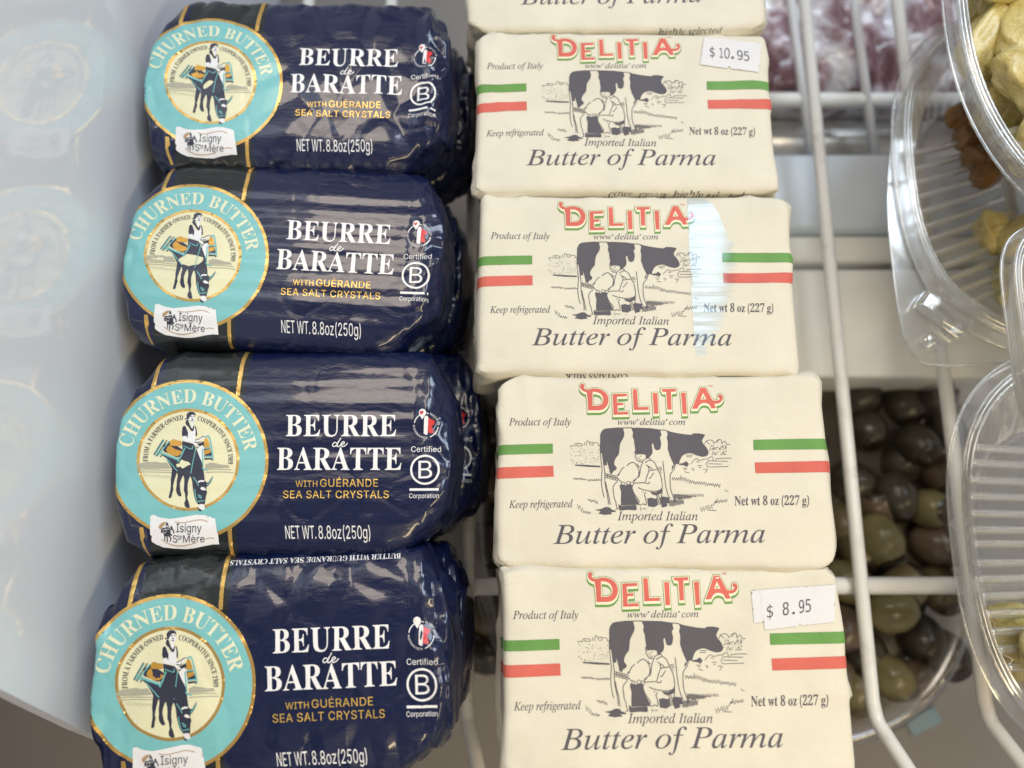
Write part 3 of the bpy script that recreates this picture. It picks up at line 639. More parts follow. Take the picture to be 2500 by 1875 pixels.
  '8': (453, '226,-7 178,-2 136,11 101,33 74,62 57,96 52,135 55,166 65,195 81,220 101,241 125,256 153,265 153,267 119,282 93,308 76,342 70,380 75,417 90,450 114,477 146,498 184,511 226,516 269,511 306,498 337,477 361,450 377,417 382,380 376,342 359,308 333,282 300,267 300,265 327,256 351,241 372,220 387,195 397,166 401,135 395,96 378,62 352,33 317,11 275,-2|226,49 258,52 285,60 307,74 323,91 333,113 337,139 333,165 322,189 305,208 283,223 256,232 226,235 196,232 169,223 147,208 130,189 119,165 115,139 119,113 129,91 145,74 167,60 195,52|226,290 252,292 274,300 293,313 307,330 316,351 319,376 316,399 308,420 294,437 275,449 252,457 226,460 200,457 177,449 159,437 145,420 136,399 133,376 136,351 145,330 159,313 178,300 201,292'),
  'o': (415, '207,-8 159,-2 117,16 82,46 56,85 40,133 34,187 40,243 56,291 82,330 117,360 159,378 207,384 256,378 299,360 333,330 359,291 376,243 381,187 376,133 359,85 333,46 299,16 256,-2|207,46 242,51 270,66 292,89 307,117 316,151 319,187 316,224 307,258 292,287 270,310 242,325 207,330 173,325 145,310 124,287 108,258 99,224 96,187 99,151 108,117 124,89 145,66 173,51'),
  'z': (380, '42,0 42,46 254,320 254,323 48,323 48,379 333,379 333,331 126,60 126,56 339,56 339,0'),
  '(': (273, '89,207 92,264 101,324 114,384 132,441 153,494 177,539 236,539 191,428 161,313 154,258 151,207 154,161 160,115 188,16 236,-96 177,-96 139,-21 111,55 95,131'),
  '2': (453, '64,0 64,47 234,229 282,282 311,327 318,348 320,371 317,397 308,419 293,436 273,449 250,457 224,460 196,457 172,447 153,433 139,413 130,390 127,362 66,362 71,405 86,442 111,473 143,496 182,511 225,516 268,511 306,497 337,474 361,445 376,411 381,372 378,345 371,318 357,290 336,259 267,180 153,60 153,57 389,57 389,0'),
  '5': (453, '221,-7 178,-2 140,11 108,32 83,60 66,93 60,130 122,130 127,108 138,89 154,73 173,60 196,52 221,50 250,53 276,64 298,82 314,104 324,131 328,162 324,193 314,221 297,244 275,262 248,273 218,277 167,268 145,258 128,246 67,253 96,509 366,509 366,452 151,452 134,301 136,301 155,315 178,325 203,331 229,334 263,330 294,321 321,306 345,285 364,260 379,231 388,199 391,163 385,117 369,76 343,41 309,15 268,-1'),
  '0': (453, '227,-7 174,1 130,24 95,62 69,113 53,178 48,254 53,330 69,395 95,447 130,484 174,508 227,516 279,508 323,484 358,447 384,395 400,330 405,254 400,178 384,113 359,62 323,24 279,1|227,50 261,56 290,74 313,103 330,144 340,194 344,254 340,314 330,365 313,405 290,435 261,453 227,460 192,453 163,435 140,405 123,365 113,314 109,254 113,194 123,144 140,103 163,74 192,56'),
  'g': (425, '207,-151 168,-148 134,-140 105,-127 82,-110 64,-91 51,-69 101,-41 122,-66 154,-88 178,-95 207,-97 249,-92 282,-75 304,-47 311,-6 311,68 306,68 287,41 252,16 227,8 195,5 152,10 113,27 80,53 55,90 39,136 34,191 39,246 55,293 80,332 112,361 152,378 196,384 228,382 253,373 288,346 308,319 313,319 313,379 372,379 372,-9 367,-54 350,-90 324,-117 291,-136 251,-147|205,59 237,63 264,75 285,95 300,121 309,154 312,193 309,231 300,264 285,291 264,312 237,325 205,330 172,325 145,312 124,290 109,262 99,229 96,193 99,155 109,123 124,96 145,76 172,63'),
  ')': (273, '37,-96 86,18 113,116 122,207 119,258 112,313 82,428 37,539 97,539 121,494 142,441 159,384 173,323 181,264 184,207 178,130 161,53 134,-22 97,-96'),
  ' ': (188, ''),
 },
 'h': {
  'W': (686, '155,0 16,509 82,509 163,196 175,145 187,94 197,40 189,40 200,94 211,145 224,196 306,509 380,509 462,196 474,145 486,94 497,40 488,40 499,94 510,145 523,196 603,509 670,509 530,0 455,0 368,323 351,391 336,475 350,475 335,395 318,323 230,0'),
  'I': (300, '31,0 31,57 118,57 118,452 31,452 31,509 269,509 269,452 183,452 183,57 269,57 269,0'),
  'T': (449, '32,452 32,509 417,509 417,452 257,452 257,0 193,0 193,452'),
  'H': (517, '60,0 60,509 125,509 125,289 392,289 392,509 457,509 457,0 392,0 392,232 125,232 125,0'),
  'G': (520, '269,-7 205,1 149,25 104,64 69,116 47,179 40,254 47,329 69,393 103,445 149,484 203,508 265,516 304,513 340,504 374,489 403,469 429,445 449,416 465,384 474,349 408,349 387,393 356,427 315,448 265,456 222,450 183,432 150,404 125,364 109,314 103,254 109,194 125,145 151,105 184,76 224,59 269,53 309,57 345,71 374,93 396,123 410,160 415,202 434,199 283,199 283,256 478,256 478,200 471,141 451,91 419,50 377,19 326,0'),
  'U': (517, '259,-8 203,-2 154,15 114,43 85,80 66,124 60,173 60,509 124,509 124,178 128,144 141,113 160,87 187,68 220,56 259,52 298,56 331,68 357,87 377,113 389,144 393,178 393,509 457,509 457,173 451,124 433,80 403,43 363,15 315,-2'),
  'É': (419, '60,0 60,509 372,509 372,452 125,452 125,286 355,286 355,229 125,229 125,57 375,57 375,0|191,558 239,659 307,659 241,558'),
  'R': (449, '60,0 60,509 236,509 290,504 333,489 367,465 390,433 405,395 409,352 405,309 390,271 367,240 333,217 289,203 236,198 96,198 96,255 234,255 269,258 298,267 319,281 334,300 342,324 345,352 342,380 334,405 319,425 298,440 269,449 233,452 125,452 125,0|353,0 230,229 303,229 428,0'),
  'A': (480, '16,0 201,509 276,509 463,0 395,0 287,302 264,372 232,478 245,478 213,371 191,302 85,0|110,142 110,199 370,199 370,142'),
  'N': (523, '60,0 60,509 136,509 343,183 363,151 388,107 414,55 405,54 401,108 399,157 399,195 399,509 463,509 463,0 387,0 202,290 177,331 148,381 108,452 119,454 122,384 124,328 125,291 125,0'),
  'D': (502, '219,0 96,0 96,57 215,57 272,63 318,81 354,110 379,149 394,198 399,255 394,312 379,361 354,399 320,428 275,446 221,452 93,452 93,509 225,509 294,501 353,478 399,441 433,391 455,329 462,255 455,181 433,119 398,68 351,31 291,8|125,509 125,0 60,0 60,509'),
  'E': (419, '60,0 60,509 372,509 372,452 125,452 125,286 355,286 355,229 125,229 125,57 375,57 375,0'),
  'S': (447, '224,-9 172,-4 128,9 91,31 64,60 46,96 38,137 104,137 110,110 123,88 142,71 166,59 194,52 224,49 257,52 286,60 311,74 329,92 341,114 346,139 342,161 332,179 316,193 296,205 245,222 184,239 128,260 86,289 60,326 52,372 58,413 75,448 102,476 138,498 180,511 227,516 275,511 316,498 351,476 377,449 394,415 401,378 337,378 326,412 302,437 267,453 225,459 194,456 167,448 145,435 129,418 118,398 115,376 119,352 131,334 148,319 169,308 212,293 264,279 312,264 359,238 379,220 395,198 405,171 408,139 403,99 386,64 360,34 323,11 278,-4'),
  'L': (393, '60,0 60,509 125,509 125,57 361,57 361,0'),
  'C': (510, '267,-7 205,1 150,25 104,63 70,115 48,179 40,254 48,329 70,393 104,445 150,484 205,508 267,516 305,513 340,504 373,490 402,471 427,447 448,418 463,385 473,348 408,348 401,373 389,395 357,428 315,449 267,456 223,450 184,432 150,403 125,364 109,314 103,254 109,194 125,145 151,105 184,76 223,59 267,53 315,60 357,81 389,114 401,136 408,160 473,160 463,124 448,91 428,62 402,38 373,19 341,5 305,-4'),
  'Y': (472, '203,0 203,208 16,509 91,509 192,344 222,292 250,230 224,230 251,293 280,344 381,509 455,509 268,208 268,0'),
  ' ': (188, ''),
 },
 'm': {
  '$': (429, '241,202 241,51 275,57 301,72 317,96 322,127 318,156 303,177 278,193|206,268 206,412 174,406 150,391 134,368 129,339 134,312 148,291 172,277|241,-105 206,-105 206,0 135,10 66,32 66,95 101,76 136,62 171,53 206,49 206,209 145,225 101,251 82,275 75,288 66,335 70,369 75,384 92,411 103,423 147,448 206,460 206,542 241,542 241,460 297,453 354,439 354,378 297,402 241,411 241,261 304,245 350,217 371,192 378,178 387,147 388,129 383,95 378,80 360,52 347,40 333,29 301,12 241,1'),
  '1': (429, '94,59 203,59 203,456 86,430 86,494 203,520 273,520 273,59 381,59 381,0 94,0'),
  '0': (429, '168,261 172,279 182,294 196,305 214,308 232,305 247,294 258,279 261,261 258,243 247,228 232,218 214,214 196,218 181,228 171,243|214,474 199,472 172,460 160,450 141,421 123,354 117,259 123,165 141,99 150,82 172,59 185,51 214,46 230,47 258,59 269,69 288,99 306,165 312,259 306,354 288,421 269,450 258,460 230,472|214,529 241,527 288,512 307,499 340,461 364,408 372,376 382,302 383,259 378,178 372,143 353,83 340,58 325,37 288,7 265,-3 214,-10 188,-8 141,7 122,20 89,58 76,83 57,143 51,178 46,259 47,302 57,376 65,408 89,461 104,482 141,512 164,522'),
  '.': (429, '170,106 258,106 258,0 170,0'),
  '9': (429, '208,231 248,239 278,263 297,301 304,352 297,403 278,442 248,466 208,474 167,467 137,443 119,405 114,352 119,299 137,261 166,238|82,11 82,76 129,56 180,49 202,50 239,62 255,71 282,99 301,138 307,162 316,248 296,217 270,194 238,180 202,175 178,177 135,187 117,196 85,222 73,238 55,278 49,301 44,353 49,405 55,428 74,467 87,483 102,497 138,518 158,524 206,529 235,527 285,513 305,500 323,484 339,464 362,412 370,380 380,304 381,259 380,217 368,144 358,112 330,59 312,38 291,21 268,7 242,-2 183,-10 132,-5'),
  '5': (429, '72,520 335,520 335,461 136,461 136,333 166,341 197,344 223,342 269,332 290,322 325,296 339,279 360,240 367,217 372,167 371,140 360,93 350,73 323,37 305,23 264,2 240,-5 187,-10 111,-5 50,12 50,84 114,58 180,49 232,57 246,63 270,80 288,103 294,117 302,167 293,216 279,242 269,253 257,263 230,277 178,284 123,278 72,259'),
  '8': (429, '214,247 173,240 142,221 123,189 116,146 123,104 142,72 173,52 214,45 256,51 287,71 307,103 313,146 307,189 287,220 256,240|153,276 113,293 83,319 64,353 58,394 62,433 68,450 87,480 100,493 115,504 150,520 170,525 214,529 238,528 280,520 298,513 329,493 342,480 361,450 367,433 372,394 365,353 346,319 316,293 276,276 322,259 356,230 377,190 384,140 382,117 372,77 364,59 339,30 305,8 285,0 264,-6 214,-10 165,-6 144,0 106,17 90,29 65,59 57,77 47,116 46,139 53,189 73,230 107,259|128,388 133,351 150,324 177,308 214,302 252,308 279,324 296,351 302,388 296,425 279,453 252,469 214,475 177,469 150,452 133,425'),
  ' ': (429, ''),
 },
}
# ------------------------------------------------------------------ materials
M = {}
M['paper'] = paper('butter_paper', (0.705, 0.668, 0.560, 1))
M['ink_grey'] = paper('grey_ink', (0.100, 0.094, 0.112, 1), 0.6)
M['ink_green'] = paper('green_ink', (0.13, 0.30, 0.075, 1), 0.6, 0.12)
M['ink_red'] = paper('red_ink', (0.62, 0.135, 0.105, 1), 0.6, 0.10)
M['ink_cream'] = paper('cream_ink', (0.86, 0.77, 0.60, 1), 0.6)
M['sticker'] = paper('price_sticker_paper', (0.72, 0.72, 0.745, 1), 0.55, 0.02)
M['sticker_ink'] = paper('sticker_ink', (0.08, 0.085, 0.11, 1), 0.6)
M['white_print'] = foil('white_print', (0.84, 0.84, 0.86, 1), 0.4, coat=0.2)
M['gold'] = foil('gold_print', (0.72, 0.46, 0.14, 1), 0.34, 0.75, coat=0.1)
M['gold_text'] = foil('gold_lettering', (0.86, 0.56, 0.13, 1), 0.36, 0.55, coat=0.1)
M['teal'] = foil('teal_print', (0.20, 0.53, 0.55, 1), 0.4, coat=0.25)
M['teal_line'] = foil('teal_line', (0.16, 0.50, 0.52, 1), 0.4, coat=0.2)
M['label_cream'] = foil('label_cream', (0.80, 0.77, 0.52, 1), 0.4, coat=0.2)
M['letter_cream'] = foil('letter_cream', (0.79, 0.80, 0.58, 1), 0.4, coat=0.2)
M['label_navy'] = foil('label_navy', (0.030, 0.033, 0.060, 1), 0.4, coat=0.2)
M['label_grey'] = foil('label_grey', (0.42, 0.41, 0.32, 1), 0.45, coat=0.2)
M['pot_gold'] = foil('pot_gold', (0.70, 0.38, 0.07, 1), 0.35, 0.4, coat=0.1)
M['tan'] = foil('tan_print', (0.46, 0.30, 0.17, 1), 0.4, coat=0.2)
M['red_print'] = foil('red_print', (0.62, 0.03, 0.035, 1), 0.4, coat=0.2)
M['enamel'] = N('white_enamel').set(Roughness=0.28)
M['enamel'].l(M['enamel'].ramp(M['enamel'].noise(70, 6, 0.7), [(0.30, (0.60, 0.585, 0.55, 1)), (0.45, (0.74, 0.73, 0.70, 1))]), M['enamel'].p.inputs['Base Color'])
M['enamel'].bump([(M['enamel'].noise(160, 3), 0.05)], 0.001)
M['enamel'] = M['enamel'].mat
M['clear'] = clear_plastic('clear_plastic', (0.985, 0.985, 0.98, 1), 0.11, 0.75, 0.11, 0.0, 0.10)
M['clear_rim'] = clear_plastic('clear_plastic_rim', (0.95, 0.955, 0.95, 1), 0.10, 0.75, 0.06, 0.0, 0.04)


def dark_film():
    m = N('navy_film').set(Roughness=0.30)
    m.p.inputs['Specular IOR Level'].default_value = 0.36
    m.p.inputs['Coat Weight'].default_value = 0.6
    m.p.inputs['Coat Roughness'].default_value = 0.05
    tc = m.n('ShaderNodeTexCoord')
    sx = m.n('ShaderNodeSeparateXYZ')
    m.l(tc.outputs['Object'], sx.inputs[0])
    navy, band = (0.003, 0.0085, 0.046, 1), (0.010, 0.014, 0.015, 1)
    mr = m.n('ShaderNodeMapRange')
    mr.inputs['From Min'].default_value, mr.inputs['From Max'].default_value = -0.08, 0.08
    m.l(sx.outputs['X'], mr.inputs['Value'])
    r = m.n('ShaderNodeValToRGB')
    r.color_ramp.interpolation = 'CONSTANT'
    e = r.color_ramp.elements
    e.new(0.5)
    u = lambda x: (x + 80) / 160
    e[0].position, e[0].color = 0, navy
    e[1].position, e[1].color = u(-47.6), band
    e[2].position, e[2].color = u(-16.8), navy
    m.l(mr.outputs['Result'], r.inputs['Fac'])
    m.l(r.outputs['Color'], m.p.inputs['Base Color'])
    vo = m.n('ShaderNodeTexVoronoi', feature='DISTANCE_TO_EDGE')
    vo.inputs['Scale'].default_value = 34
    wob = m.n('ShaderNodeMix', data_type='VECTOR')
    nz = m.n('ShaderNodeTexNoise')
    nz.inputs['Scale'].default_value = 30
    m.l(m.coords(), nz.inputs['Vector'])
    wob.inputs['Factor'].default_value = 0.03
    m.l(m.coords((0.8, 1.1, 1)), wob.inputs[4])
    m.l(nz.outputs['Color'], wob.inputs[5])
    m.l(wob.outputs[1], vo.inputs['Vector'])
    fr = m.n('ShaderNodeMapRange')
    fr.inputs['From Max'].default_value = 0.055
    m.l(vo.outputs['Distance'], fr.inputs['Value'])
    mk = m.n('ShaderNodeMapRange')
    mk.inputs['From Min'].default_value, mk.inputs['From Max'].default_value = 0.48, 0.62
    m.l(m.noise(17, 2), mk.inputs['Value'])
    mu = m.n('ShaderNodeMath', operation='MULTIPLY')
    m.l(fr.outputs['Result'], mu.inputs[0])
    m.l(mk.outputs['Result'], mu.inputs[1])
    fold = mu.outputs[0]
    m.bump([(m.noise(26, 3, 0.55, (0.35, 1.6, 1)), 0.5), (fold, 0.2), (m.noise(420, 2, 0.5, (0.6, 1.5, 1)), 0.12)], 0.0018)
    return m.mat


M['film'] = dark_film()

# ------------------------------------------------------------------ artwork of the paper pack (drawn in zoomed-photo units, then rectified)
CX, CY = plan(1616, 1155, Z_CREAM)


def z1(x, y):                                   # the whole face
    X, Y = plan(1200 + x / 2.602, 900 + y / 2.602, Z_CREAM)
    return ((X - CX) * 1000, (Y - CY) * 1000)


def z3(x, y):                                   # the cow picture
    X, Y = plan(1330 + x / 4.424, 1020 + y / 4.424, Z_CREAM)
    return ((X - CX) * 1000, (Y - CY) * 1000)


def z6(x, y):                                   # the brand letters
    X, Y = plan(1380 + x / 5.267, 930 + y / 5.267, Z_CREAM)
    return ((X - CX) * 1000, (Y - CY) * 1000)


rnd = random.Random(7)
letters = []
letters += poly(cr([(262, 178), (330, 152), (400, 150), (465, 172), (520, 215), (545, 275), (545, 325), (525, 375), (485, 415), (430, 432)], 3) + [(285, 432), (280, 300)],
                [(342, 372)] + cr([(415, 372), (455, 355), (478, 320), (478, 275), (450, 222), (400, 198), (342, 192)], 3))
letters += ribbon(cr([(208, 112), (205, 135), (222, 160), (255, 178), (300, 178)], 5), 46, 30)
letters += poly(disc(212, 116, 28, 20))
letters += poly([(600, 220), (785, 215), (783, 250), (655, 255), (660, 335), (735, 335), (737, 365), (662, 370), (665, 455), (800, 450), (800, 485), (610, 490)])
letters += poly([(858, 162), (912, 160), (930, 392), (1060, 388), (1062, 425), (870, 428)])
letters += poly([(1113, 208), (1175, 208), (1187, 475), (1130, 478)])
letters += poly([(1228, 158), (1415, 153), (1412, 188), (1350, 192), (1358, 420), (1303, 422), (1290, 195), (1243, 192)])
letters += poly([(1480, 206), (1540, 203), (1553, 475), (1500, 478)])
letters += poly([(1728, 138), (1795, 138), (1890, 318), (1928, 405), (1868, 408)] + cr([(1845, 360), (1805, 340), (1750, 340), (1712, 368), (1690, 410)], 3) + [(1620, 412), (1650, 340)],
                [(1762, 205), (1728, 292), (1806, 290)])
letters += ribbon(cr([(1860, 318), (1925, 328), (1975, 312), (1998, 275), (1985, 245)], 5), 40, 34)
letters += poly(disc(1978, 250, 24, 20))
tm = text('s', 'TM', 1825, 1885, 128, 22)
brand = [('green', grow(letters, 16, 44)), ('cream', grow(letters, 9, 23)), ('red', letters + tm)]

dark = []
dark += poly(cr([(590, 260), (592, 225), (612, 185), (645, 164), (700, 157), (770, 150)], 3) +
             cr([(840, 152), (842, 180), (850, 208), (848, 238), (838, 268), (818, 302), (802, 340), (796, 400), (790, 440), (766, 470), (746, 510), (742, 548), (762, 576), (768, 592), (755, 612), (735, 622), (716, 650)], 3) +
             [(700, 640), (685, 600), (672, 545), (660, 508), (662, 560), (630, 557), (620, 470), (610, 428), (597, 430), (590, 330)])
dark += poly([(925, 153)] + cr([(935, 180), (945, 210), (940, 246), (955, 290), (960, 340), (968, 392), (964, 430)], 3) + [(1000, 440), (1080, 440), (1084, 478), (1110, 478)] +
             cr([(1135, 456), (1152, 425), (1152, 380), (1146, 340), (1158, 320), (1168, 348), (1175, 380), (1200, 396), (1232, 386), (1242, 355), (1246, 320), (1238, 280), (1234, 256), (1250, 235), (1244, 205), (1240, 187)], 3) +
             [(1250, 176), (1130, 158), (1000, 153)])
dark += poly(cr([(1300, 180), (1318, 215), (1310, 260), (1320, 310), (1318, 380), (1330, 420), (1345, 445), (1355, 490), (1372, 525), (1385, 562)], 3) + [(1400, 545), (1440, 545)] +
             cr([(1450, 505), (1470, 465), (1500, 440), (1540, 428), (1580, 430), (1620, 447), (1670, 462), (1710, 465), (1742, 454), (1756, 430), (1752, 400), (1735, 365), (1705, 330), (1690, 300), (1696, 275), (1722, 230)], 3) +
             [(1700, 222), (1660, 215), (1600, 214), (1570, 230), (1500, 223), (1420, 211), (1350, 196)])
dark += poly(cr([(806, 765), (800, 790), (815, 850), (813, 920), (815, 990)], 3) + [(1012, 985)] + cr([(988, 930), (958, 880), (938, 825), (935, 775)], 3) + [(900, 762), (860, 775)], [(844, 805), (860, 805), (860, 890), (850, 892)][::-1])
dark += poly([(790, 985), (820, 1000), (975, 990), (985, 1030), (970, 1045), (890, 1040), (800, 1048)])
dark += poly([(1095, 918), (1140, 908), (1180, 920), (1200, 910), (1215, 985), (1170, 1012), (1105, 1000)])
dark += poly([(1235, 910), (1260, 895), (1330, 905), (1345, 965), (1300, 975), (1320, 985), (1300, 1005), (1255, 1015), (1250, 985)])
dark += poly([(1130, 848), (1190, 850), (1255, 818), (1248, 862), (1190, 884), (1150, 872)])
dark += poly([(535, 1040), (600, 1030), (650, 1008), (692, 1013), (712, 1035), (760, 1052), (755, 1064), (700, 1064), (722, 1085), (640, 1094), (570, 1080), (598, 1056)])
dark += poly([(315, 550), (440, 554), (592, 565), (592, 580), (470, 576), (318, 562)])
dark += poly([(1438, 543), (1490, 533), (1515, 513), (1548, 543), (1526, 576), (1495, 560), (1440, 554)])
thick = [
    [(590, 330), (592, 420), (600, 520), (610, 600), (605, 680), (605, 760), (612, 820), (625, 880), (634, 905)],
    [(612, 428), (622, 500), (632, 580), (640, 650), (640, 720), (650, 800), (665, 870), (676, 940), (678, 985)],
    [(648, 740), (665, 820), (685, 900), (692, 950), (702, 988)], [(690, 620), (700, 640), (716, 650)],
    [(775, 735), (745, 765), (728, 800), (735, 860), (740, 910), (757, 950), (765, 1000), (775, 1026), (752, 1038)],
    [(775, 662), (800, 640), (815, 610), (838, 586), (852, 580)], [(875, 566), (905, 540), (940, 526), (965, 540), (988, 565), (1018, 575)],
    [(985, 568), (1005, 605), (1006, 650), (992, 690), (962, 715), (945, 726)], [(780, 700), (800, 725), (826, 742)], [(780, 668), (800, 655)],
    [(968, 447), (964, 415), (980, 395), (1020, 386), (1062, 392), (1086, 415), (1086, 448)], [(968, 450), (1010, 432), (1050, 435), (1086, 447)],
    [(962, 455), (975, 482), (988, 506), (1010, 520), (1038, 520)], [(1082, 450), (1086, 480)],
    [(1040, 530), (1068, 496), (1112, 480), (1132, 500), (1098, 514), (1070, 535)],
    [(1045, 530), (1030, 570), (1020, 620), (1013, 665), (985, 697), (948, 738)], [(955, 752), (1060, 748), (1108, 758), (1122, 735)],
    [(1085, 553), (1110, 580), (1114, 620), (1092, 680), (1076, 742)],
    [(1130, 500), (1170, 525), (1195, 570), (1212, 612), (1238, 660), (1252, 720), (1259, 780), (1250, 812), (1220, 832), (1150, 840), (1090, 830), (1032, 816), (998, 798)],
    [(1118, 616), (1160, 611), (1200, 604)], [(1165, 640), (1132, 690), (1112, 702)], [(1108, 570), (1140, 590), (1150, 605)],
    [(940, 770), (935, 800), (945, 842), (970, 886), (996, 922), (1010, 950), (1000, 970), (1022, 987), (1052, 975), (1080, 987), (1086, 960), (1076, 910), (1066, 880), (1082, 850)],
    [(1265, 512), (1275, 600), (1285, 700), (1296, 780), (1312, 850), (1330, 900), (1346, 922)], [(1257, 800), (1256, 870), (1242, 912)],
    [(1385, 562), (1365, 600), (1372, 560)], [(1402, 545), (1386, 600), (1350, 650), (1344, 700), (1346, 780), (1356, 840), (1376, 890), (1386, 922)],
    [(840, 152), (880, 154), (930, 153)], [(1240, 177), (1270, 178), (1310, 184)], [(1335, 430), (1350, 470)], [(1196, 880), (1215, 935), (1228, 985)], [(1216, 878), (1232, 930), (1245, 985)],
]
fine = [
    [(990, 478), (1002, 470)], [(1014, 464), (1034, 458)], [(1002, 478), (1010, 492)], [(1008, 497), (1022, 505), (1040, 492)],
    [(262, 357), (285, 346), (315, 350), (325, 322), (347, 326), (340, 348), (396, 345), (386, 326), (350, 322)], [(415, 346), (425, 308)],
    [(440, 346), (450, 293), (472, 311), (482, 336), (516, 336), (510, 311), (470, 311)], [(520, 313), (566, 320), (570, 344), (590, 350)],
    [(1715, 332), (1735, 295), (1770, 286), (1802, 292), (1818, 322), (1840, 302), (1870, 280), (1892, 285), (1902, 326), (1920, 300), (1942, 306), (1952, 330), (1988, 334)],
    [(1735, 300), (1770, 330)], [(1870, 282), (1850, 318)], [(1515, 448), (1592, 448)], [(1520, 466), (1580, 468)],
    [(1570, 545), (1610, 495), (1640, 490), (1656, 506), (1716, 494), (1752, 490), (1775, 470), (1800, 470), (1812, 512)], [(1625, 515), (1660, 525)],
    [(1840, 500), (1850, 486), (2002, 482)], [(1752, 510), (1962, 515)], [(1755, 542), (1902, 546)], [(1750, 578), (1972, 572)], [(1756, 510), (1736, 545), (1752, 580)],
    [(1480, 588), (1530, 592)], [(1495, 605), (1520, 607)], [(1575, 595), (1600, 598), (1590, 620)], [(1700, 600), (1745, 605), (1720, 640)], [(1640, 560), (1690, 562)], [(1650, 580), (1680, 582)], [(1500, 628), (1550, 640)],
    [(1210, 585), (1250, 580)], [(1215, 598), (1256, 596)], [(1222, 612), (1256, 610)], [(1235, 625), (1254, 640)],
    [(1935, 820), (1950, 838), (1972, 838)], [(1020, 1012), (1030, 1030), (1020, 1048)], [(1045, 1030), (1060, 1026), (1070, 1032), (1085, 1028)], [(1150, 1040), (1160, 1042)], [(1750, 1042), (1842, 1048)],
    [(985, 540), (1000, 560)], [(1000, 640), (1015, 640)], [(1000, 660), (1020, 668)], [(995, 680), (1015, 690)], [(1040, 850), (1062, 840)],
]
zig = lambda x0, y0, x1, y1, n, a, s: [(x0 + (x1 - x0) * k / n + rnd.uniform(-3, 3), y0 + (y1 - y0) * k / n + (a if k % 2 else -a) * rnd.uniform(0.5, 1.3)) for k in range(n + 1)]
grass = [zig(300, 702, 440, 712, 12, 10, 1), zig(455, 720, 595, 718, 12, 10, 1), zig(1365, 705, 1460, 705, 8, 16, 1), zig(1460, 690, 1560, 740, 10, 24, 1), zig(1560, 740, 1885, 775, 26, 18, 1),
         zig(460, 928, 566, 960, 9, 14, 1), zig(345, 1005, 420, 1060, 6, 24, 1), zig(420, 1060, 490, 1075, 6, 12, 1), zig(1670, 1040, 1800, 1000, 9, 24, 1), zig(1800, 1000, 1850, 930, 4, 14, 1), zig(1830, 960, 1962, 935, 10, 16, 1)]
hatch = [[(1388 + 9 * k, 868 + 0.9 * k * (k % 2) + rnd.uniform(-3, 3)), (1386 + 9 * k, 868 + (120 - 3.2 * k) * rnd.uniform(0.35, 0.75) + 8)] for k in range(36)]
hatch += [[(1340 + 10 * k, 935 + rnd.uniform(-6, 6)), (1337 + 10 * k, 1005 - 2 * k + rnd.uniform(-6, 6))] for k in range(16)]
hatch += [[(790 + 16 * k, 975 + rnd.uniform(-10, 10)), (792 + 16 * k, 1040)] for k in range(12)]
rope = [disc(650 + 29 * k, 656 + 7 * k, 13, 12, 11) for k in range(5)] + [disc(652 + 29 * k, 682 + 8 * k, 14, 12, 11) for k in range(5)]
rope += [disc(836, 756, 17, 12), disc(892, 750, 22, 12, 18), disc(933, 757, 18, 12)]
dots = [poly(disc(rnd.uniform(272, 588), rnd.uniform(365, 545), rnd.uniform(2.2, 4.6), 5))[0] for _ in range(110)]
dots += [ribbon([(x, y), (x + rnd.uniform(-12, 6), y + rnd.uniform(6, 16))], 4)[0] for x, y in [(rnd.uniform(1765, 1955), rnd.uniform(338, 440)) for _ in range(85)]]
cow = dark + strokes(thick, 8) + strokes(fine, 5.5) + strokes(grass, 6, False) + strokes(hatch, 6, False) + strokes([r + r[:2] for r in rope], 6, False) + dots

INK = 'ink_grey'
lines_ = [text('i', 'Product of Italy', 105, 500, 386, 46), text('i', 'Keep refrigerated', 106, 511, 912, 48, -0.012), text('n', 'Net wt 8 oz (227 g)', 1536, 2004, 896, 58, -0.006),
          text('i', 'Imported Italian', 794, 1304, 990, 55), text('i', 'Butter of Parma', 388, 1726, 1140, 120, -0.006),
          text('i', 'www', 796, 915, 384, 40) + text('i', 'delitia', 938, 1097, 384, 40) + text('i', 'com', 1124, 1226, 384, 40) + poly(disc(924, 352, 5, 10)) + poly(disc(1108, 352, 5, 10))]
bars = [('green_stripe', 'ink_green', [(10, 512), (385, 502), (386, 564), (12, 574)]), ('green_stripe', 'ink_green', [(1654, 480), (2160, 470), (2162, 538), (1656, 545)]),
        ('red_stripe', 'ink_red', [(12, 654), (388, 643), (391, 712), (12, 726)]), ('red_stripe', 'ink_red', [(1662, 624), (2170, 612), (2172, 684), (1667, 692)])]

cream_prints = [
    Print('brand_lettering', [(M['ink_green'], 0.10, None, mapped(brand[0][1], z6)), (M['ink_cream'], 0.17, None, mapped(brand[1][1], z6)), (M['ink_red'], 0.24, None, mapped(brand[2][1], z6))]),
    Print('cow_picture', [(M['ink_grey'], 0.12, 2.0, mapped(cow, z3))]),
] + [Print('lettering', [(M['ink_grey'], 0.12, None, mapped(g, z1))]) for g in lines_] \
  + [Print(nm, [(M[mt], 0.14, 0.55, mapped(poly(q), z1))], 0.5) for nm, mt, q in bars]

# ------------------------------------------------------------------ artwork of the foil pack
DX, DY = plan(696, 1100, Z_DARK)


def dm(px, py):
    X, Y = plan(px, py, Z_DARK)
    return ((X - DX) * 1000, (Y - DY) * 1000)


z4 = lambda x, y: dm(370 + x / 5.35, 970 + y / 5.35)
zt = lambda x, y: dm(350 + x / 11.06, 1240 + y / 11.06)
zb = lambda x, y: dm(960 + x / 6.38, 980 + y / 6.38)
LX, LY, RO, RI = 459, 1125, 196, 124
ring = lambda r0, r1: poly(disc(LX, LY, r1), disc(LX, LY, r0)[::-1])

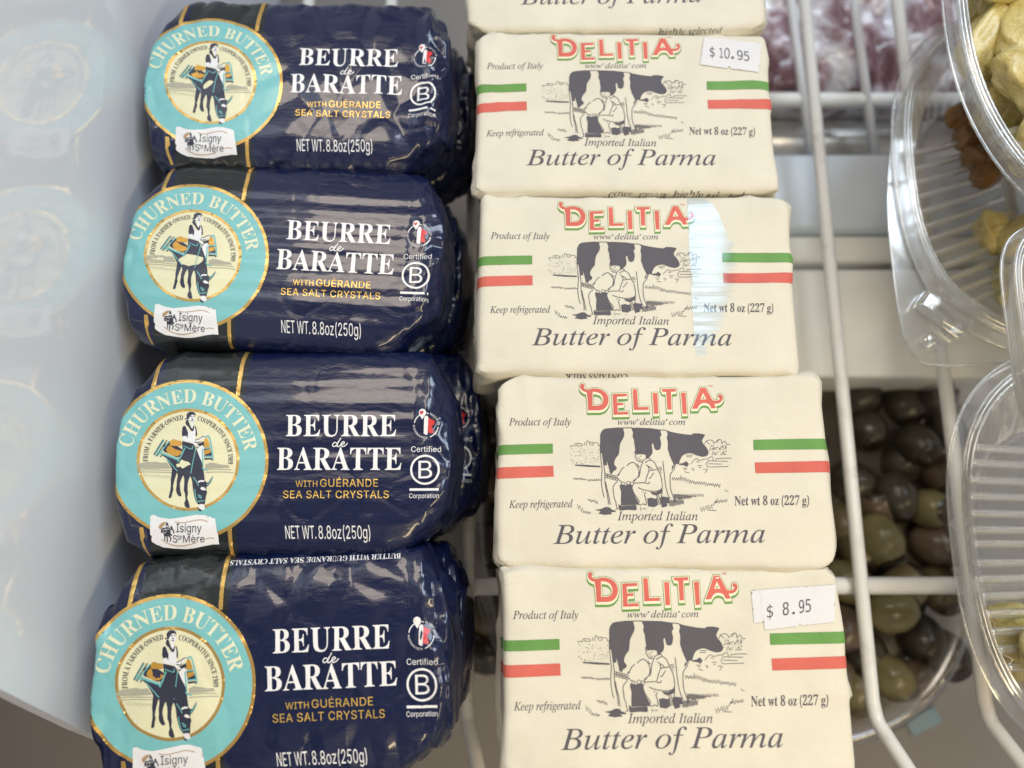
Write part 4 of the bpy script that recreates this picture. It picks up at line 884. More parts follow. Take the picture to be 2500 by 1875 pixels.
navy = []
for pl in [
    [(455, 285), (450, 250), (465, 220), (500, 203), (540, 205), (565, 225), (576, 262), (560, 250), (545, 240), (520, 245), (500, 265), (490, 290), (475, 302)],
    [(470, 298), (450, 320), (440, 350), (455, 380), (480, 400), (500, 432), (520, 457), (545, 452), (556, 400), (545, 380), (532, 428), (512, 405), (500, 380), (487, 345)],
    [(430, 293), (465, 285), (470, 296), (438, 310)],
    [(400, 408), (420, 385), (445, 395), (465, 430), (472, 480), (465, 552), (450, 520), (430, 518), (400, 530), (390, 490)],
    [(560, 378), (576, 400), (586, 440), (592, 490), (586, 526), (568, 522), (575, 470), (566, 420)],
    [(690, 810), (790, 808), (806, 832), (790, 845), (770, 828), (690, 835)], [(150, 640), (240, 595), (392, 690), (382, 790), (320, 800), (150, 720)],
    [(680, 690), (760, 680), (790, 780), (690, 790)], [(560, 640), (690, 590), (690, 650), (600, 690)],
]:
    navy += poly(pl)
body = [(395, 588), (470, 605), (545, 625), (575, 680), (595, 720), (625, 790), (650, 870), (672, 950), (685, 1040), (692, 1100), (720, 1132), (745, 1120), (770, 1080), (796, 1040), (796, 1075),
        (776, 1120), (746, 1160), (714, 1190), (714, 1230), (721, 1260), (705, 1310), (697, 1370), (690, 1412), (640, 1418), (600, 1412), (570, 1370), (550, 1300), (538, 1220), (528, 1120),
        (510, 1060), (497, 1050), (482, 1090), (470, 1150), (466, 1220), (471, 1260), (460, 1330), (480, 1380), (496, 1450), (470, 1462), (432, 1442), (424, 1400), (440, 1350), (430, 1270),
        (416, 1230), (424, 1150), (424, 1090), (412, 1032), (396, 1055), (380, 1100), (366, 1150), (370, 1230), (386, 1290), (376, 1312), (342, 1302), (320, 1260), (315, 1220), (325, 1170),
        (325, 1110), (336, 1050), (332, 1000), (320, 1010), (305, 1060), (290, 1120), (276, 1180), (281, 1220), (266, 1260), (256, 1310), (240, 1337), (214, 1325), (226, 1280), (241, 1220),
        (250, 1160), (246, 1090), (256, 1010), (262, 950), (230, 890), (180, 810), (135, 772), (110, 802), (100, 790), (150, 740), (340, 830), (400, 690)]
navy += poly(body)
white = []
for pl in [
    [(500, 266), (520, 246), (545, 242), (560, 260), (569, 290), (560, 330), (540, 356), (548, 385), (530, 425), (505, 385), (515, 350), (496, 325), (487, 295)],
    [(442, 385), (460, 395), (480, 450), (500, 462), (545, 456), (560, 400), (572, 440), (570, 500), (578, 570), (625, 565), (660, 540), (682, 528), (672, 560), (640, 592), (600, 606), (560, 598), (620, 650), (602, 668), (560, 640), (530, 610), (440, 592), (402, 580), (400, 530), (430, 520), (450, 522), (465, 552), (475, 480)],
    [(592, 700), (622, 658), (670, 640), (681, 700), (681, 800), (668, 905), (640, 830), (606, 750)],
    [(605, 1112), (640, 1098), (688, 1100), (690, 1118), (640, 1122), (606, 1134)], [(632, 1206), (655, 1184), (690, 1194), (718, 1228), (660, 1228)],
    [(605, 1432), (630, 1410), (670, 1410), (690, 1440), (690, 1482), (640, 1482), (618, 1468)],
]:
    white += poly(pl)
over = poly([(596, 1458), (608, 1490), (640, 1508), (642, 1478), (618, 1468)]) + strokes([[(505, 270), (530, 268)], [(542, 262), (560, 272)], [(532, 285), (528, 305), (545, 303)], [(512, 322), (530, 328), (548, 322)], [(570, 578), (625, 560), (660, 534), (690, 528)], [(560, 598), (600, 606), (640, 594)], [(640, 830), (668, 920)]], 9)
tealg = strokes([[(34, 772), (164, 572)], [(70, 782), (232, 588)], [(52, 700), (120, 760)]], 14, False) + strokes([[(118, 742), (346, 832)]], 24, False) + strokes([[(342, 862), (430, 680)], [(664, 690), (668, 950)]], 17, False)
tealg += strokes([[(700, 545), (735, 520), (760, 562), (785, 680), (800, 830)]], 18) + strokes([[(682, 792), (800, 788)], [(690, 680), (770, 676)], [(668, 950), (738, 968)]], 18, False)
teal_thin = strokes([[(415, 650), (520, 690), (535, 650)], [(510, 1008), (575, 680)], [(185, 805), (335, 980)], [(540, 1060), (580, 1110), (615, 1172)], [(562, 1210), (568, 1300), (595, 1392)], [(605, 1378), (690, 1362)], [(718, 1165), (770, 1110), (790, 1062)], [(600, 1285), (642, 1310), (636, 1335), (604, 1302)]], 11)
navy_slats = strokes([[(22, 764), (150, 566)], [(50, 786), (200, 576)]], 12, False)
pots = poly(cr([(250, 580), (290, 563), (330, 580), (385, 592), (388, 640), (330, 650), (240, 640)], 3, True)) + poly(cr([(190, 692), (230, 642), (300, 690), (392, 722), (370, 760), (320, 782), (240, 762), (200, 732)], 3, True)) \
    + poly(cr([(690, 570), (720, 548), (742, 590), (756, 662), (690, 672)], 3, True)) + poly([(690, 702), (768, 692), (765, 740), (690, 768)])
land = poly([(-160, 880), (-60, 862), (60, 858), (110, 872), (200, 868), (250, 945), (-100, 950), (-190, 930)]) + poly([(700, 892), (760, 868), (850, 880), (920, 898), (1000, 900), (1020, 935), (700, 948)])
land += strokes([[(-190, 968), (0, 962), (250, 972)], [(-180, 995), (0, 990), (260, 1000)], [(690, 960), (860, 955), (1040, 962)], [(700, 997), (880, 990), (1065, 998)]], 12)
land += strokes([zig(-110, 1030, 240, 1060, 24, 22, 1)], 5, False)

label = Print('round_label', [
    (M['gold'], 0.16, 0.9, mapped(ring(188, RO), dm)),
    (M['teal'], 0.16, 0.9, mapped(ring(RI, 188), dm)),
    (M['label_cream'], 0.16, 0.9, mapped(poly(disc(LX, LY, RI - 5)), dm)),
    (M['gold'], 0.20, None, mapped(ring(RI - 6, RI + 1), dm)),
], 0.9)
label_words = Print('arched_lettering', [
    (M['letter_cream'], 0.26, None, mapped(arc_text('b', 'CHURNED BUTTER', LX, LY, 139, 33, 168, 8.5, 18), dm)),
    (M['label_navy'], 0.26, None, mapped(arc_text('b', 'FROM A FARMER-OWNED', LX, LY, 98.5, 11.5, 183, 97, 6) + arc_text('b', 'COOPERATIVE SINCE 1909', LX, LY, 98, 11.5, 77, -6, 6), dm)),
])
label_picture = Print('donkey_picture', [
    (M['label_grey'], 0.23, None, mapped(land, z4)),
    (M['label_navy'], 0.26, None, mapped(navy, z4)),
    (M['label_navy'], 0.29, None, mapped(navy_slats, z4)),
    (M['pot_gold'], 0.30, None, mapped(pots, z4)),
    (M['white_print'], 0.32, None, mapped(white, z4)),
    (M['teal_line'], 0.35, None, mapped(tealg + teal_thin, z4)),
    (M['label_navy'], 0.38, None, mapped(over, z4)),
])
bands = [Print('gold_band', [(M['gold'], 0.10, 0.8, mapped(poly(q), dm))], 0.8) for q in (
    [(381, 850), (392, 850), (374, 968), (364, 968)], [(585, 845), (595, 845), (584, 968), (574, 968)], [(552, 1290), (562, 1290), (559, 1360), (550, 1360)],
    [(335, 1290), (345, 1290), (346, 1312), (340, 1322), (347, 1360), (338, 1360), (333, 1322)])]
flag = [(155, 260), (190, 225), (280, 220), (370, 270), (480, 300), (680, 325), (900, 300), (1200, 250), (1400, 215), (1600, 220), (1780, 265), (1915, 310), (1940, 560), (1960, 780), (1960, 1010), (1800, 1008),
        (1500, 1060), (1250, 1112), (1000, 1132), (700, 1120), (430, 1090), (250, 1020), (130, 940), (122, 870), (150, 800), (112, 740), (130, 600), (150, 400)]
horse = [(575, 480), (600, 415), (630, 420), (640, 470), (655, 540), (680, 580), (700, 600), (690, 520), (702, 540), (740, 500), (746, 550), (780, 640), (792, 690), (750, 722), (760, 660), (720, 600), (690, 620), (680, 700), (722, 760),
         (680, 772), (640, 770), (670, 800), (686, 840), (650, 932), (620, 936), (650, 860), (630, 800), (592, 790), (582, 850), (572, 940), (540, 946), (552, 860), (550, 780), (522, 790), (515, 850), (515, 905), (484, 912),
         (490, 800), (490, 710), (450, 690), (413, 690), (440, 600), (490, 560), (550, 570), (570, 530)]
tagtext = text('s', 'Isigny', 838, 1522, 678, 222, 0, 0.13) + text('s', 'S', 710, 835, 955, 195, 0, 0.1) + text('s', 'te', 848, 965, 852, 110, 0, 0.1) + text('s', 'Mère', 985, 1572, 950, 190, 0, 0.13) + ribbon([(858, 878), (948, 874)], 12)
tagp = Print('brand_tag', [(M['white_print'], 0.30, 1.0, mapped(poly(flag), zt))], 1.0)
tag_words = Print('tag_lettering', [
    (M['tan'], 0.38, None, mapped(poly(cr([(380, 562), (390, 500), (460, 440), (560, 404), (590, 412), (560, 462), (480, 542), (420, 602)], 3, True)) + strokes([[(825, 405), (930, 427), (1050, 430), (1250, 395), (1450, 357), (1580, 360), (1722, 406)], [(400, 865), (520, 960), (700, 1030), (900, 1046), (1100, 1020), (1330, 966)], [(1610, 862), (1720, 836), (1842, 846)]], 22), zt)),
    (M['label_navy'], 0.42, None, mapped(poly(horse) + tagtext, zt)),
    (M['white_print'], 0.46, None, mapped(strokes([[(480, 620), (540, 600), (580, 650)], [(470, 660), (530, 690), (570, 680)], [(570, 560), (600, 500), (640, 560)], [(600, 520), (622, 540)], [(560, 590), (660, 600)]], 12), zt)),
])
titles = [
    Print('title_lettering', [(M['white_print'], 0.12, None, mapped(
        text('b', 'BEURRE', 697, 966, 1068, 52, 0, 0.02, 14) + text('b', 'BARATTE', 675, 979, 1150, 54, 0, 0.02, 10)
        + strokes([[(824, 1086), (816, 1083), (811, 1090), (815, 1093), (822, 1088), (832, 1072)], [(826, 1080), (822, 1092), (828, 1092), (834, 1086)], [(832, 1089), (840, 1085), (838, 1081), (833, 1085), (833, 1092), (840, 1092), (848, 1085)]], 2.4), dm))]),
    Print('weight_lettering', [(M['white_print'], 0.12, None, mapped(text('t', 'NET WT.', 693, 768, 1318, 32) + text('t', '8.8oz(250g)', 774, 901, 1318, 32), dm))]),
    Print('gold_lettering', [(M['gold_text'], 0.12, None, mapped(text('h', 'WITH', 721, 774, 1191, 14.5, 0, 0, 20) + text('h', 'GUÉRANDE', 781, 922, 1191, 18.5, 0, 0, 25) + text('h', 'SEA SALT CRYSTALS', 690, 948, 1219, 18.5, 0, 0, 25), dm))]),
]
back_words = Print('edge_lettering', [(M['white_print'], 0.12, None, mapped(text('b', 'BUTTER WITH GUÉRANDE SEA SALT CRYSTALS', 640, 1040, 0, 11), lambda x, y: dm(1696 - x - 60, 862 - y)))])
cert = text('s', 'Certified', 1003, 1076, 1106, 13.5) \
    + poly(disc(1037, 1150, 36.5), disc(1037, 1150, 31.5)[::-1]) + text('s', 'B', 1021, 1055, 1171, 43) + poly([(999, 1195), (1071, 1195), (1071, 1201), (999, 1201)]) + text('s', 'Corporation', 998, 1071, 1219, 11.5)
cert_print = Print('certification_mark', [(M['white_print'], 0.12, None, mapped(cert, dm))])
arc = lambda a0, a1, r, n=20: [(508 + r * math.cos(R(a0 + (a1 - a0) * k / n)), 395 - r * math.sin(R(a0 + (a1 - a0) * k / n))) for k in range(n + 1)]
pin = [(452, 305)] + [(455 + 58 * math.cos(t), 196 + 58 * math.sin(t)) for t in [R(140 + 260 * k / 20) for k in range(21)]]
badge = Print('origin_badge', [
    (M['white_print'], 0.12, None, mapped(poly(pin) + ribbon(arc(168, 122, 186), 15) + ribbon(arc(86, 78, 186, 6), 15) + ribbon(arc(-5, -72, 186), 14)
                                          + poly([(482, 280), (495, 255), (520, 245), (545, 270), (530, 535), (505, 540), (470, 520)])
                                          + arc_text('s', 'MADE IN', 508, 395, 175, 34, 70, 5, 60) + arc_text('s', 'NORMANDY', 508, 395, 205, -32, 178, 278, 60), zb)),
    (M['red_print'], 0.16, None, mapped(poly([(545, 275), (590, 300), (642, 325), (625, 380), (585, 405), (610, 440), (605, 475), (632, 490), (600, 515), (535, 505)])
                                        + poly(cr([(440, 228), (412, 195), (420, 172), (440, 180), (462, 170), (472, 190)], 3, True)), zb)),
])
# ------------------------------------------------------------------ the refrigerated case
def shade(name, col, rough=0.5, var=0.08, scale=14, bump=0.1):
    m = N(name).set(Roughness=rough)
    a = tuple(c * (1 - var) for c in col) + (1,)
    b = tuple(min(1, c * (1 + var)) for c in col) + (1,)
    m.l(m.ramp(m.noise(scale, 4), [(0.3, a), (0.7, b)]), m.p.inputs['Base Color'])
    m.bump([(m.noise(60, 3), bump)], 0.001)
    return m.mat


ZF = -0.115
floor = mesh_obj('floor', *box_bm(-0.6, 0.6, -0.5, 0.7, ZF - 0.01, ZF, 0), shade('case_floor', (0.27, 0.25, 0.232), 0.45))
tag(floor, kind='structure')

# milky glossy side panel that mirrors the foil packs; its front corner is rounded off
XP = -0.1555
front = [(-300, 1560), (-100, 1640), (0, 1682), (110, 1738), (200, 1782), (300, 1822), (380, 1850)]
edge = [wall_point(px, py, XP) for px, py in front]
edge = [(y, z) for y, z in edge]
out = [(0.60, -0.105), (0.60, 0.30), (edge[0][0] + 0.01, 0.30)] + edge + [(edge[-1][0] - 0.012, -0.105)]
V = [(XP, y, z) for y, z in out] + [(XP - 0.005, y, z) for y, z in out]
n = len(out)
F = [tuple(range(n)), tuple(range(2 * n - 1, n - 1, -1))] + [(i, i + n, (i + 1) % n + n, (i + 1) % n) for i in range(n)]
pm = N('milky_acrylic').set(Base_Color=(0.80, 0.85, 0.95, 1), Roughness=0.06)
pm.p.inputs['IOR'].default_value = 1.52
pm.p.inputs['Coat Weight'].default_value = 0.15
pm.p.inputs['Coat Roughness'].default_value = 0.25
pm.bump([(pm.noise(8, 2), 0.04)], 0.002)
panel = mesh_obj('side_panel', V, F, pm.mat, smooth=False)
tag(panel, 'milky white glossy side panel mirroring the blue foil packs', 'panel')
backing = mesh_obj('case_wall', *box_bm(-0.62, -0.60, -0.5, 0.7, ZF, 0.3, 0), shade('case_wall_grey', (0.10, 0.10, 0.105)))
tag(backing, kind='structure')

# white wire shelf
RW = 0.0030
shelf = thing('wire_shelf', 'white coated wire shelf under both rows of butter', 'shelf', (0, 0, 0))
xr0, _ = plan(1962, 20, -RW)
xr1, _ = plan(2124, 1650, -RW)
x_main = (xr0 + xr1) / 2
x_left, _ = plan(1146, 1100, -RW)
pitch = (x_main - x_left) / 4
y_front = plan(2130, 1735, -RW)[1]
wires = [(x_left + pitch * k, x_left + pitch * k) for k in range(-2, 4)] + [(xr0, xr1), (plan(2197, 90, -RW)[0], plan(2345, 1220, -RW)[0])]
wires += [(wires[-1][0] + pitch, wires[-1][1] + pitch)]
for xb, xa in wires:
    pts = [(xb, 0.42, -RW), (xa, y_front + 0.004, -RW), (xa + 0.0006, y_front - 0.002, -RW + 0.0006)]
    pts += [(xa + 0.001 + 0.002 * j, y_front - 0.005 - 0.006 * j, -RW + 0.002 + 0.005 * j) for j in range(5)]
    mesh_obj('wire', *tube(pts, RW, 14), M['enamel'], shelf)
y_bar = plan(1250, 1434, -0.009)[1]
for yb in (y_bar,):
    mesh_obj('cross_bar', *tube([(-0.15, yb, -0.0098), (0.30, yb + 0.001, -0.0098)], 0.0039, 16), M['enamel'], shelf)

# olives in a clear tub under the shelf
tub_c = plan(1755, 1150, -0.04)
TA, TB = 0.121, 0.128
olive_group = 'olives in the tub under the shelf'


def sup(t, a, b, e=3.0):
    c, s = math.cos(t), math.sin(t)
    return a * math.copysign(abs(c) ** (2 / e), c), b * math.copysign(abs(s) ** (2 / e), s)


tub = thing('olive_tub', 'clear round-cornered tub of olives under the wire shelf', 'tub', (tub_c[0], tub_c[1], ZF + 0.001))
rings = [(0.88, 0.0), (0.92, 0.004), (0.97, 0.055), (0.985, 0.068), (1.01, 0.070), (1.03, 0.072), (1.03, 0.0745), (1.0, 0.0745), (0.96, 0.068), (0.95, 0.055), (0.90, 0.006)]
V, F = [], []
S = 72
for k, z in rings:
    for i in range(S):
        x, y = sup(2 * math.pi * i / S, TA * k, TB * k)
        V.append((x, y, z))
for r in range(len(rings) - 1):
    for i in range(S):
        F.append((r * S + i, r * S + (i + 1) % S, (r + 1) * S + (i + 1) % S, (r + 1) * S + i))
F.append(tuple(range(S))[::-1])
mesh_obj('tub_body', V, F, clear_plastic('tub_plastic', (0.93, 0.91, 0.88, 1), 0.10, 0.6, 0.2), tub)


gap_fill = N('dark_gap_fill').set(Base_Color=(0.05, 0.04, 0.025, 1), Roughness=0.2)  # dark fill added to keep the gaps between the olives dark
bp = [sup(2 * math.pi * i / 60, TA * 0.955, TB * 0.955) for i in range(60)]
mesh_obj('gap_fill', [(x, y, 0.050) for x, y in bp] + [(x * 0.98, y * 0.98, 0.003) for x, y in bp],
         [tuple(range(60)), tuple(range(119, 59, -1))] + [(i, i + 60, (i + 1) % 60 + 60, (i + 1) % 60) for i in range(60)], gap_fill.mat, tub, smooth=False)


def olive_mat(name, c0, c1):
    m = N(name).set(Roughness=0.26)
    m.l(m.ramp(m.noise(60, 4), [(0.3, c0), (0.7, c1)]), m.p.inputs['Base Color'])
    m.bump([(m.noise(170, 4, 0.6), 0.35)], 0.0010)
    return m.mat


omats = [olive_mat('green_olive_skin', (0.12, 0.105, 0.046, 1), (0.21, 0.18, 0.085, 1)), olive_mat('brown_olive_skin', (0.12, 0.095, 0.045, 1), (0.20, 0.16, 0.085, 1)),
         olive_mat('black_and_shaded_olive_skin', (0.032, 0.029, 0.020, 1), (0.066, 0.056, 0.038, 1)), olive_mat('maroon_olive_skin', (0.095, 0.060, 0.042, 1), (0.16, 0.12, 0.08, 1))]
pit = olive_mat('olive_pit_hole', (0.02, 0.013, 0.008, 1), (0.04, 0.025, 0.012, 1))


def olive_mesh(mat, seed):
    bm = bmesh.new()
    bmesh.ops.create_uvsphere(bm, u_segments=28, v_segments=18, radius=1)
    for v in bm.verts:
        p = v.co
        dent = 0.16 * math.exp(-((1 - p.z) / 0.045) ** 2)
        f = 1 + 0.05 * noise.noise(p * 1.6 + Vector((seed, 0, 0))) - dent
        v.co = Vector((p.x * 0.0098 * f, p.y * 0.0098 * f, p.z * 0.0122 * f))
    me = bpy.data.meshes.new('olive')
    bm.to_mesh(me)
    bm.free()
    me.materials.append(mat)
    me.materials.append(pit)
    for p in me.polygons:
        p.use_smooth = True
        if p.center.z > 0.0096:
            p.material_index = 1
    return me


omesh = {i: olive_mesh(m, 3.1 * i) for i, m in enumerate(omats)}
# photo pixel, height, colour (black skin also stands in for shade near the white tub), tilt
hand = [(2150, 1318, -0.052, 0, 80, 20), (2270, 1240, -0.052, 0, 25, 60), (2205, 1435, -0.055, 1, 70, 140), (2100, 1340, -0.060, 1, 60, 0), (2180, 1490, -0.050, 0, 85, 100),
        (2180, 1655, -0.052, 0, 80, 40), (2230, 1660, -0.058, 3, 70, 100), (2240, 1085, -0.055, 2, 40, 10), (2190, 1215, -0.056, 2, 80, 20), (2300, 1160, -0.058, 3, 60, 0),
        (2140, 1240, -0.062, 3, 50, 200), (2120, 1050, -0.062, 2, 60, 0), (2080, 1180, -0.064, 2, 60, 70), (2200, 1130, -0.066, 2, 60, 120), (2310, 1050, -0.066, 2, 60, 20),
        (2290, 1330, -0.058, 3, 70, 60), (2300, 1440, -0.060, 1, 60, 10), (2070, 1420, -0.058, 0, 80, 60), (2060, 1540, -0.058, 3, 70, 0), (2110, 1590, -0.060, 2, 60, 20),
        (2250, 1560, -0.062, 2, 50, 10), (2310, 1600, -0.066, 2, 50, 10), (2090, 1690, -0.060, 0, 70, 160), (2050, 1660, -0.062, 3, 70, 30), (2060, 1280, -0.066, 1, 60, 30),
        (2200, 990, -0.066, 2, 60, 30), (2090, 970, -0.066, 2, 60, 80), (2280, 970, -0.067, 2, 60, 140), (1190, 1330, -0.062, 3, 60, 30), (1190, 1180, -0.064, 1, 60, 120),
        (1200, 1500, -0.060, 1, 60, 30), (1185, 1590, -0.060, 2, 70, 80), (1180, 1050, -0.064, 2, 70, 80)]
onames = ['green', 'brownish green', 'black', 'reddish brown']  # black also covers olives darkened for the white tub's shade
rnd = random.Random(21)
olives = []
for (px, py, z, c, tilt, az) in hand:
    x, y = plan(px, py, z)
    olives.append((x, y, z, c, tilt, az, True))
for zz, cnt in ((-0.073, 95), (-0.090, 60)):
    for _ in range(cnt * 6):
        t, q = rnd.uniform(0, 2 * math.pi), math.sqrt(rnd.random()) * 0.86
        sx_, sy_ = sup(t, TA * q, TB * q)
        x, y = tub_c[0] + sx_, tub_c[1] + sy_
        if all((x - o[0]) ** 2 + (y - o[1]) ** 2 + (zz - o[2]) ** 2 > 0.0187 ** 2 for o in olives):
            olives.append((x, y, zz + rnd.uniform(-0.003, 0.003), rnd.choice([0, 1, 2, 2, 3, 1]), rnd.uniform(20, 90), rnd.uniform(0, 360), False))
where = {0: 'with a bright highlight', 1: 'with its pit hole facing up'}
for i, (x, y, z, c, tilt, az, front_) in enumerate(olives):
    o = bpy.data.objects.new('olive', omesh[c])
    COL.objects.link(o)
    o.location = (x, y, z)
    o.rotation_euler = (R(tilt), 0, R(az))
    k = rnd.uniform(1.0, 1.18)
    o.scale = (k, k, k)
    tag(o, 'one of the %s olives lying in the clear tub under the wire shelf' % onames[c], 'olive', '%s olives in the tub' % onames[c])

# white tubs, ledges and a bag of sliced meat further back on the lower level
white_pl = shade('white_tub_plastic', (0.85, 0.87, 0.86), 0.38, 0.04, 30, 0.15)


def slab(name, px0, px1, py0, py1, z, h, mat, label_, cat):
    x0, y1 = plan(px0, py0, z)
    x1, y0 = plan(px1, py1, z)
    cx, cy = (x0 + x1) / 2, (y0 + y1) / 2
    o = mesh_obj(name, *box_bm(x0 - cx, x1 - cx, y0 - cy, y1 - cy, 0, h, 0.003), mat)
    o.location = (cx, cy, z - h)
    return tag(o, label_, cat)


slab('lidded_tub', 1700, 2620, 655, 922, -0.030, 0.079, white_pl, 'wide white tub just behind the olives', 'tub')
slab('lidded_tub', 1700, 2620, 572, 640, -0.036, 0.073, white_pl, 'narrow white tub between the two wide white tubs', 'tub')
slab('lidded_tub', 1700, 2620, 374, 560, -0.030, 0.079, shade('bluish_white_plastic', (0.66, 0.75, 0.86), 0.38, 0.04, 30, 0.15), 'bluish white tub in front of the bagged meat', 'tub')
pan_m = N('satin_steel').set(Base_Color=(0.62, 0.61, 0.57, 1), Roughness=0.32, Metallic=0.85).mat
ry0, ry1 = plan(2000, 395, -0.06)[1], plan(2000, 255, -0.06)[1]
rail = mesh_obj('steel_pan', *tube([(0.06, (ry0 + ry1) / 2, -0.082), (0.34, (ry0 + ry1) / 2, -0.082)], (ry1 - ry0) / 2, 40), pan_m)  # steel pan reduced to a tube, rounded to give its dark-to-bright shading
tag(rail, 'rounded satin steel rail behind the bluish white tub', 'rail')
lower = thing('lower_rack', 'dim lower wires crossing above the bag of meat', 'rack', (0, 0, 0))
for p0, p1 in (((1928, -20), (1984, 420)), ((2083, -20), (2140, 420))):
    a_, b_ = plan(*p0, -0.022), plan(*p1, -0.052)
    mesh_obj('wire', *tube([(*a_, -0.022), (*b_, -0.052)], 0.0024, 12), shade('grey_enamel', (0.66, 0.67, 0.69)), lower)
card_m = shade('blue_card', (0.22, 0.32, 0.37), 0.5)
cx0, cy0 = plan(2262, 1775, -0.105)
card = mesh_obj('blue_card', *box_bm(-0.006, 0.013, -0.005, 0.004, 0, 0.0012, 0.0004), card_m)
card.location, card.rotation_euler = (cx0, cy0, -0.1149), (0, 0, R(24))
tag(card, 'small blue card lying under the near corner of the olive tub', 'card')
yb = plan(2000, 240, -0.04)[1]
bar = mesh_obj('ledge', *tube([(0.08, yb, -0.042), (0.32, yb, -0.042)], 0.0042, 16), white_pl)
tag(bar, 'white ledge bar in front of the bag of meat', 'ledge')


def meat_mat():
    m = N('bagged_meat').set(Roughness=0.28)
    m.p.inputs['Coat Weight'].default_value = 0.6
    m.l(m.ramp(m.noise(15, 6, 0.6, (1, 1, 1), 1.4), [(0.38, (0.13, 0.05, 0.06, 1)), (0.45, (0.32, 0.20, 0.23, 1)), (0.51, (0.62, 0.60, 0.65, 1)), (0.60, (0.86, 0.88, 0.93, 1))]), m.p.inputs['Base Color'])
    m.bump([(m.noise(38, 5, 0.6, (1, 1, 1), 1.5), 0.9)], 0.006)
    return m.mat


mx, my = plan(2120, 60, -0.05)
V, F = [], []
NX, NY = 70, 50
for j in range(NY):
    for i in range(NX):
        u, v = i / (NX - 1) * 2 - 1, j / (NY - 1) * 2 - 1
        h = max(0.0, (1 - u ** 6) * (1 - v ** 6)) ** 0.5
        p = Vector((u * 0.115, v * 0.062, 0))
        z = h * (0.030 + 0.010 * noise.noise(p * 45) + 0.006 * abs(noise.noise(p * 90 + Vector((4, 4, 4)))))
        V.append((p.x + 0.004 * noise.noise(p * 40 + Vector((9, 1, 3))), p.y + 0.005 * noise.noise(p * 40), z))
for j in range(NY - 1):
    for i in range(NX - 1):
        a = j * NX + i
        F.append((a, a + 1, a + NX + 1, a + NX))
F.append(tuple(range(NX))[::-1] + ())
base = len(V)
bag = mesh_obj('meat_bag', V, F[:-1], meat_mat())
bag.location = (mx, my + 0.012, -0.075)
tag(bag, 'crinkled clear bag of sliced dark red meat behind the tubs', 'bag')

# ------------------------------------------------------------------ foil packs
UP_U, UP_B = [-1, -0.985, -0.955, -0.79, -0.66, 0.74, 0.82, 0.955, 0.985, 1], [0.0, 0.25, 0.44, 0.94, 1, 1, 0.96, 0.43, 0.24, 0.0]
LO_U, LO_B = [-1, -0.985, -0.955, -0.886, -0.76, 0.60, 0.74, 0.88, 0.955, 0.985, 1], [0.0, 0.25, 0.46, 0.86, 1, 1, 0.91, 0.65, 0.42, 0.24, 0.0]
DA, DB, DC = 0.0626, 0.0386, 0.0172


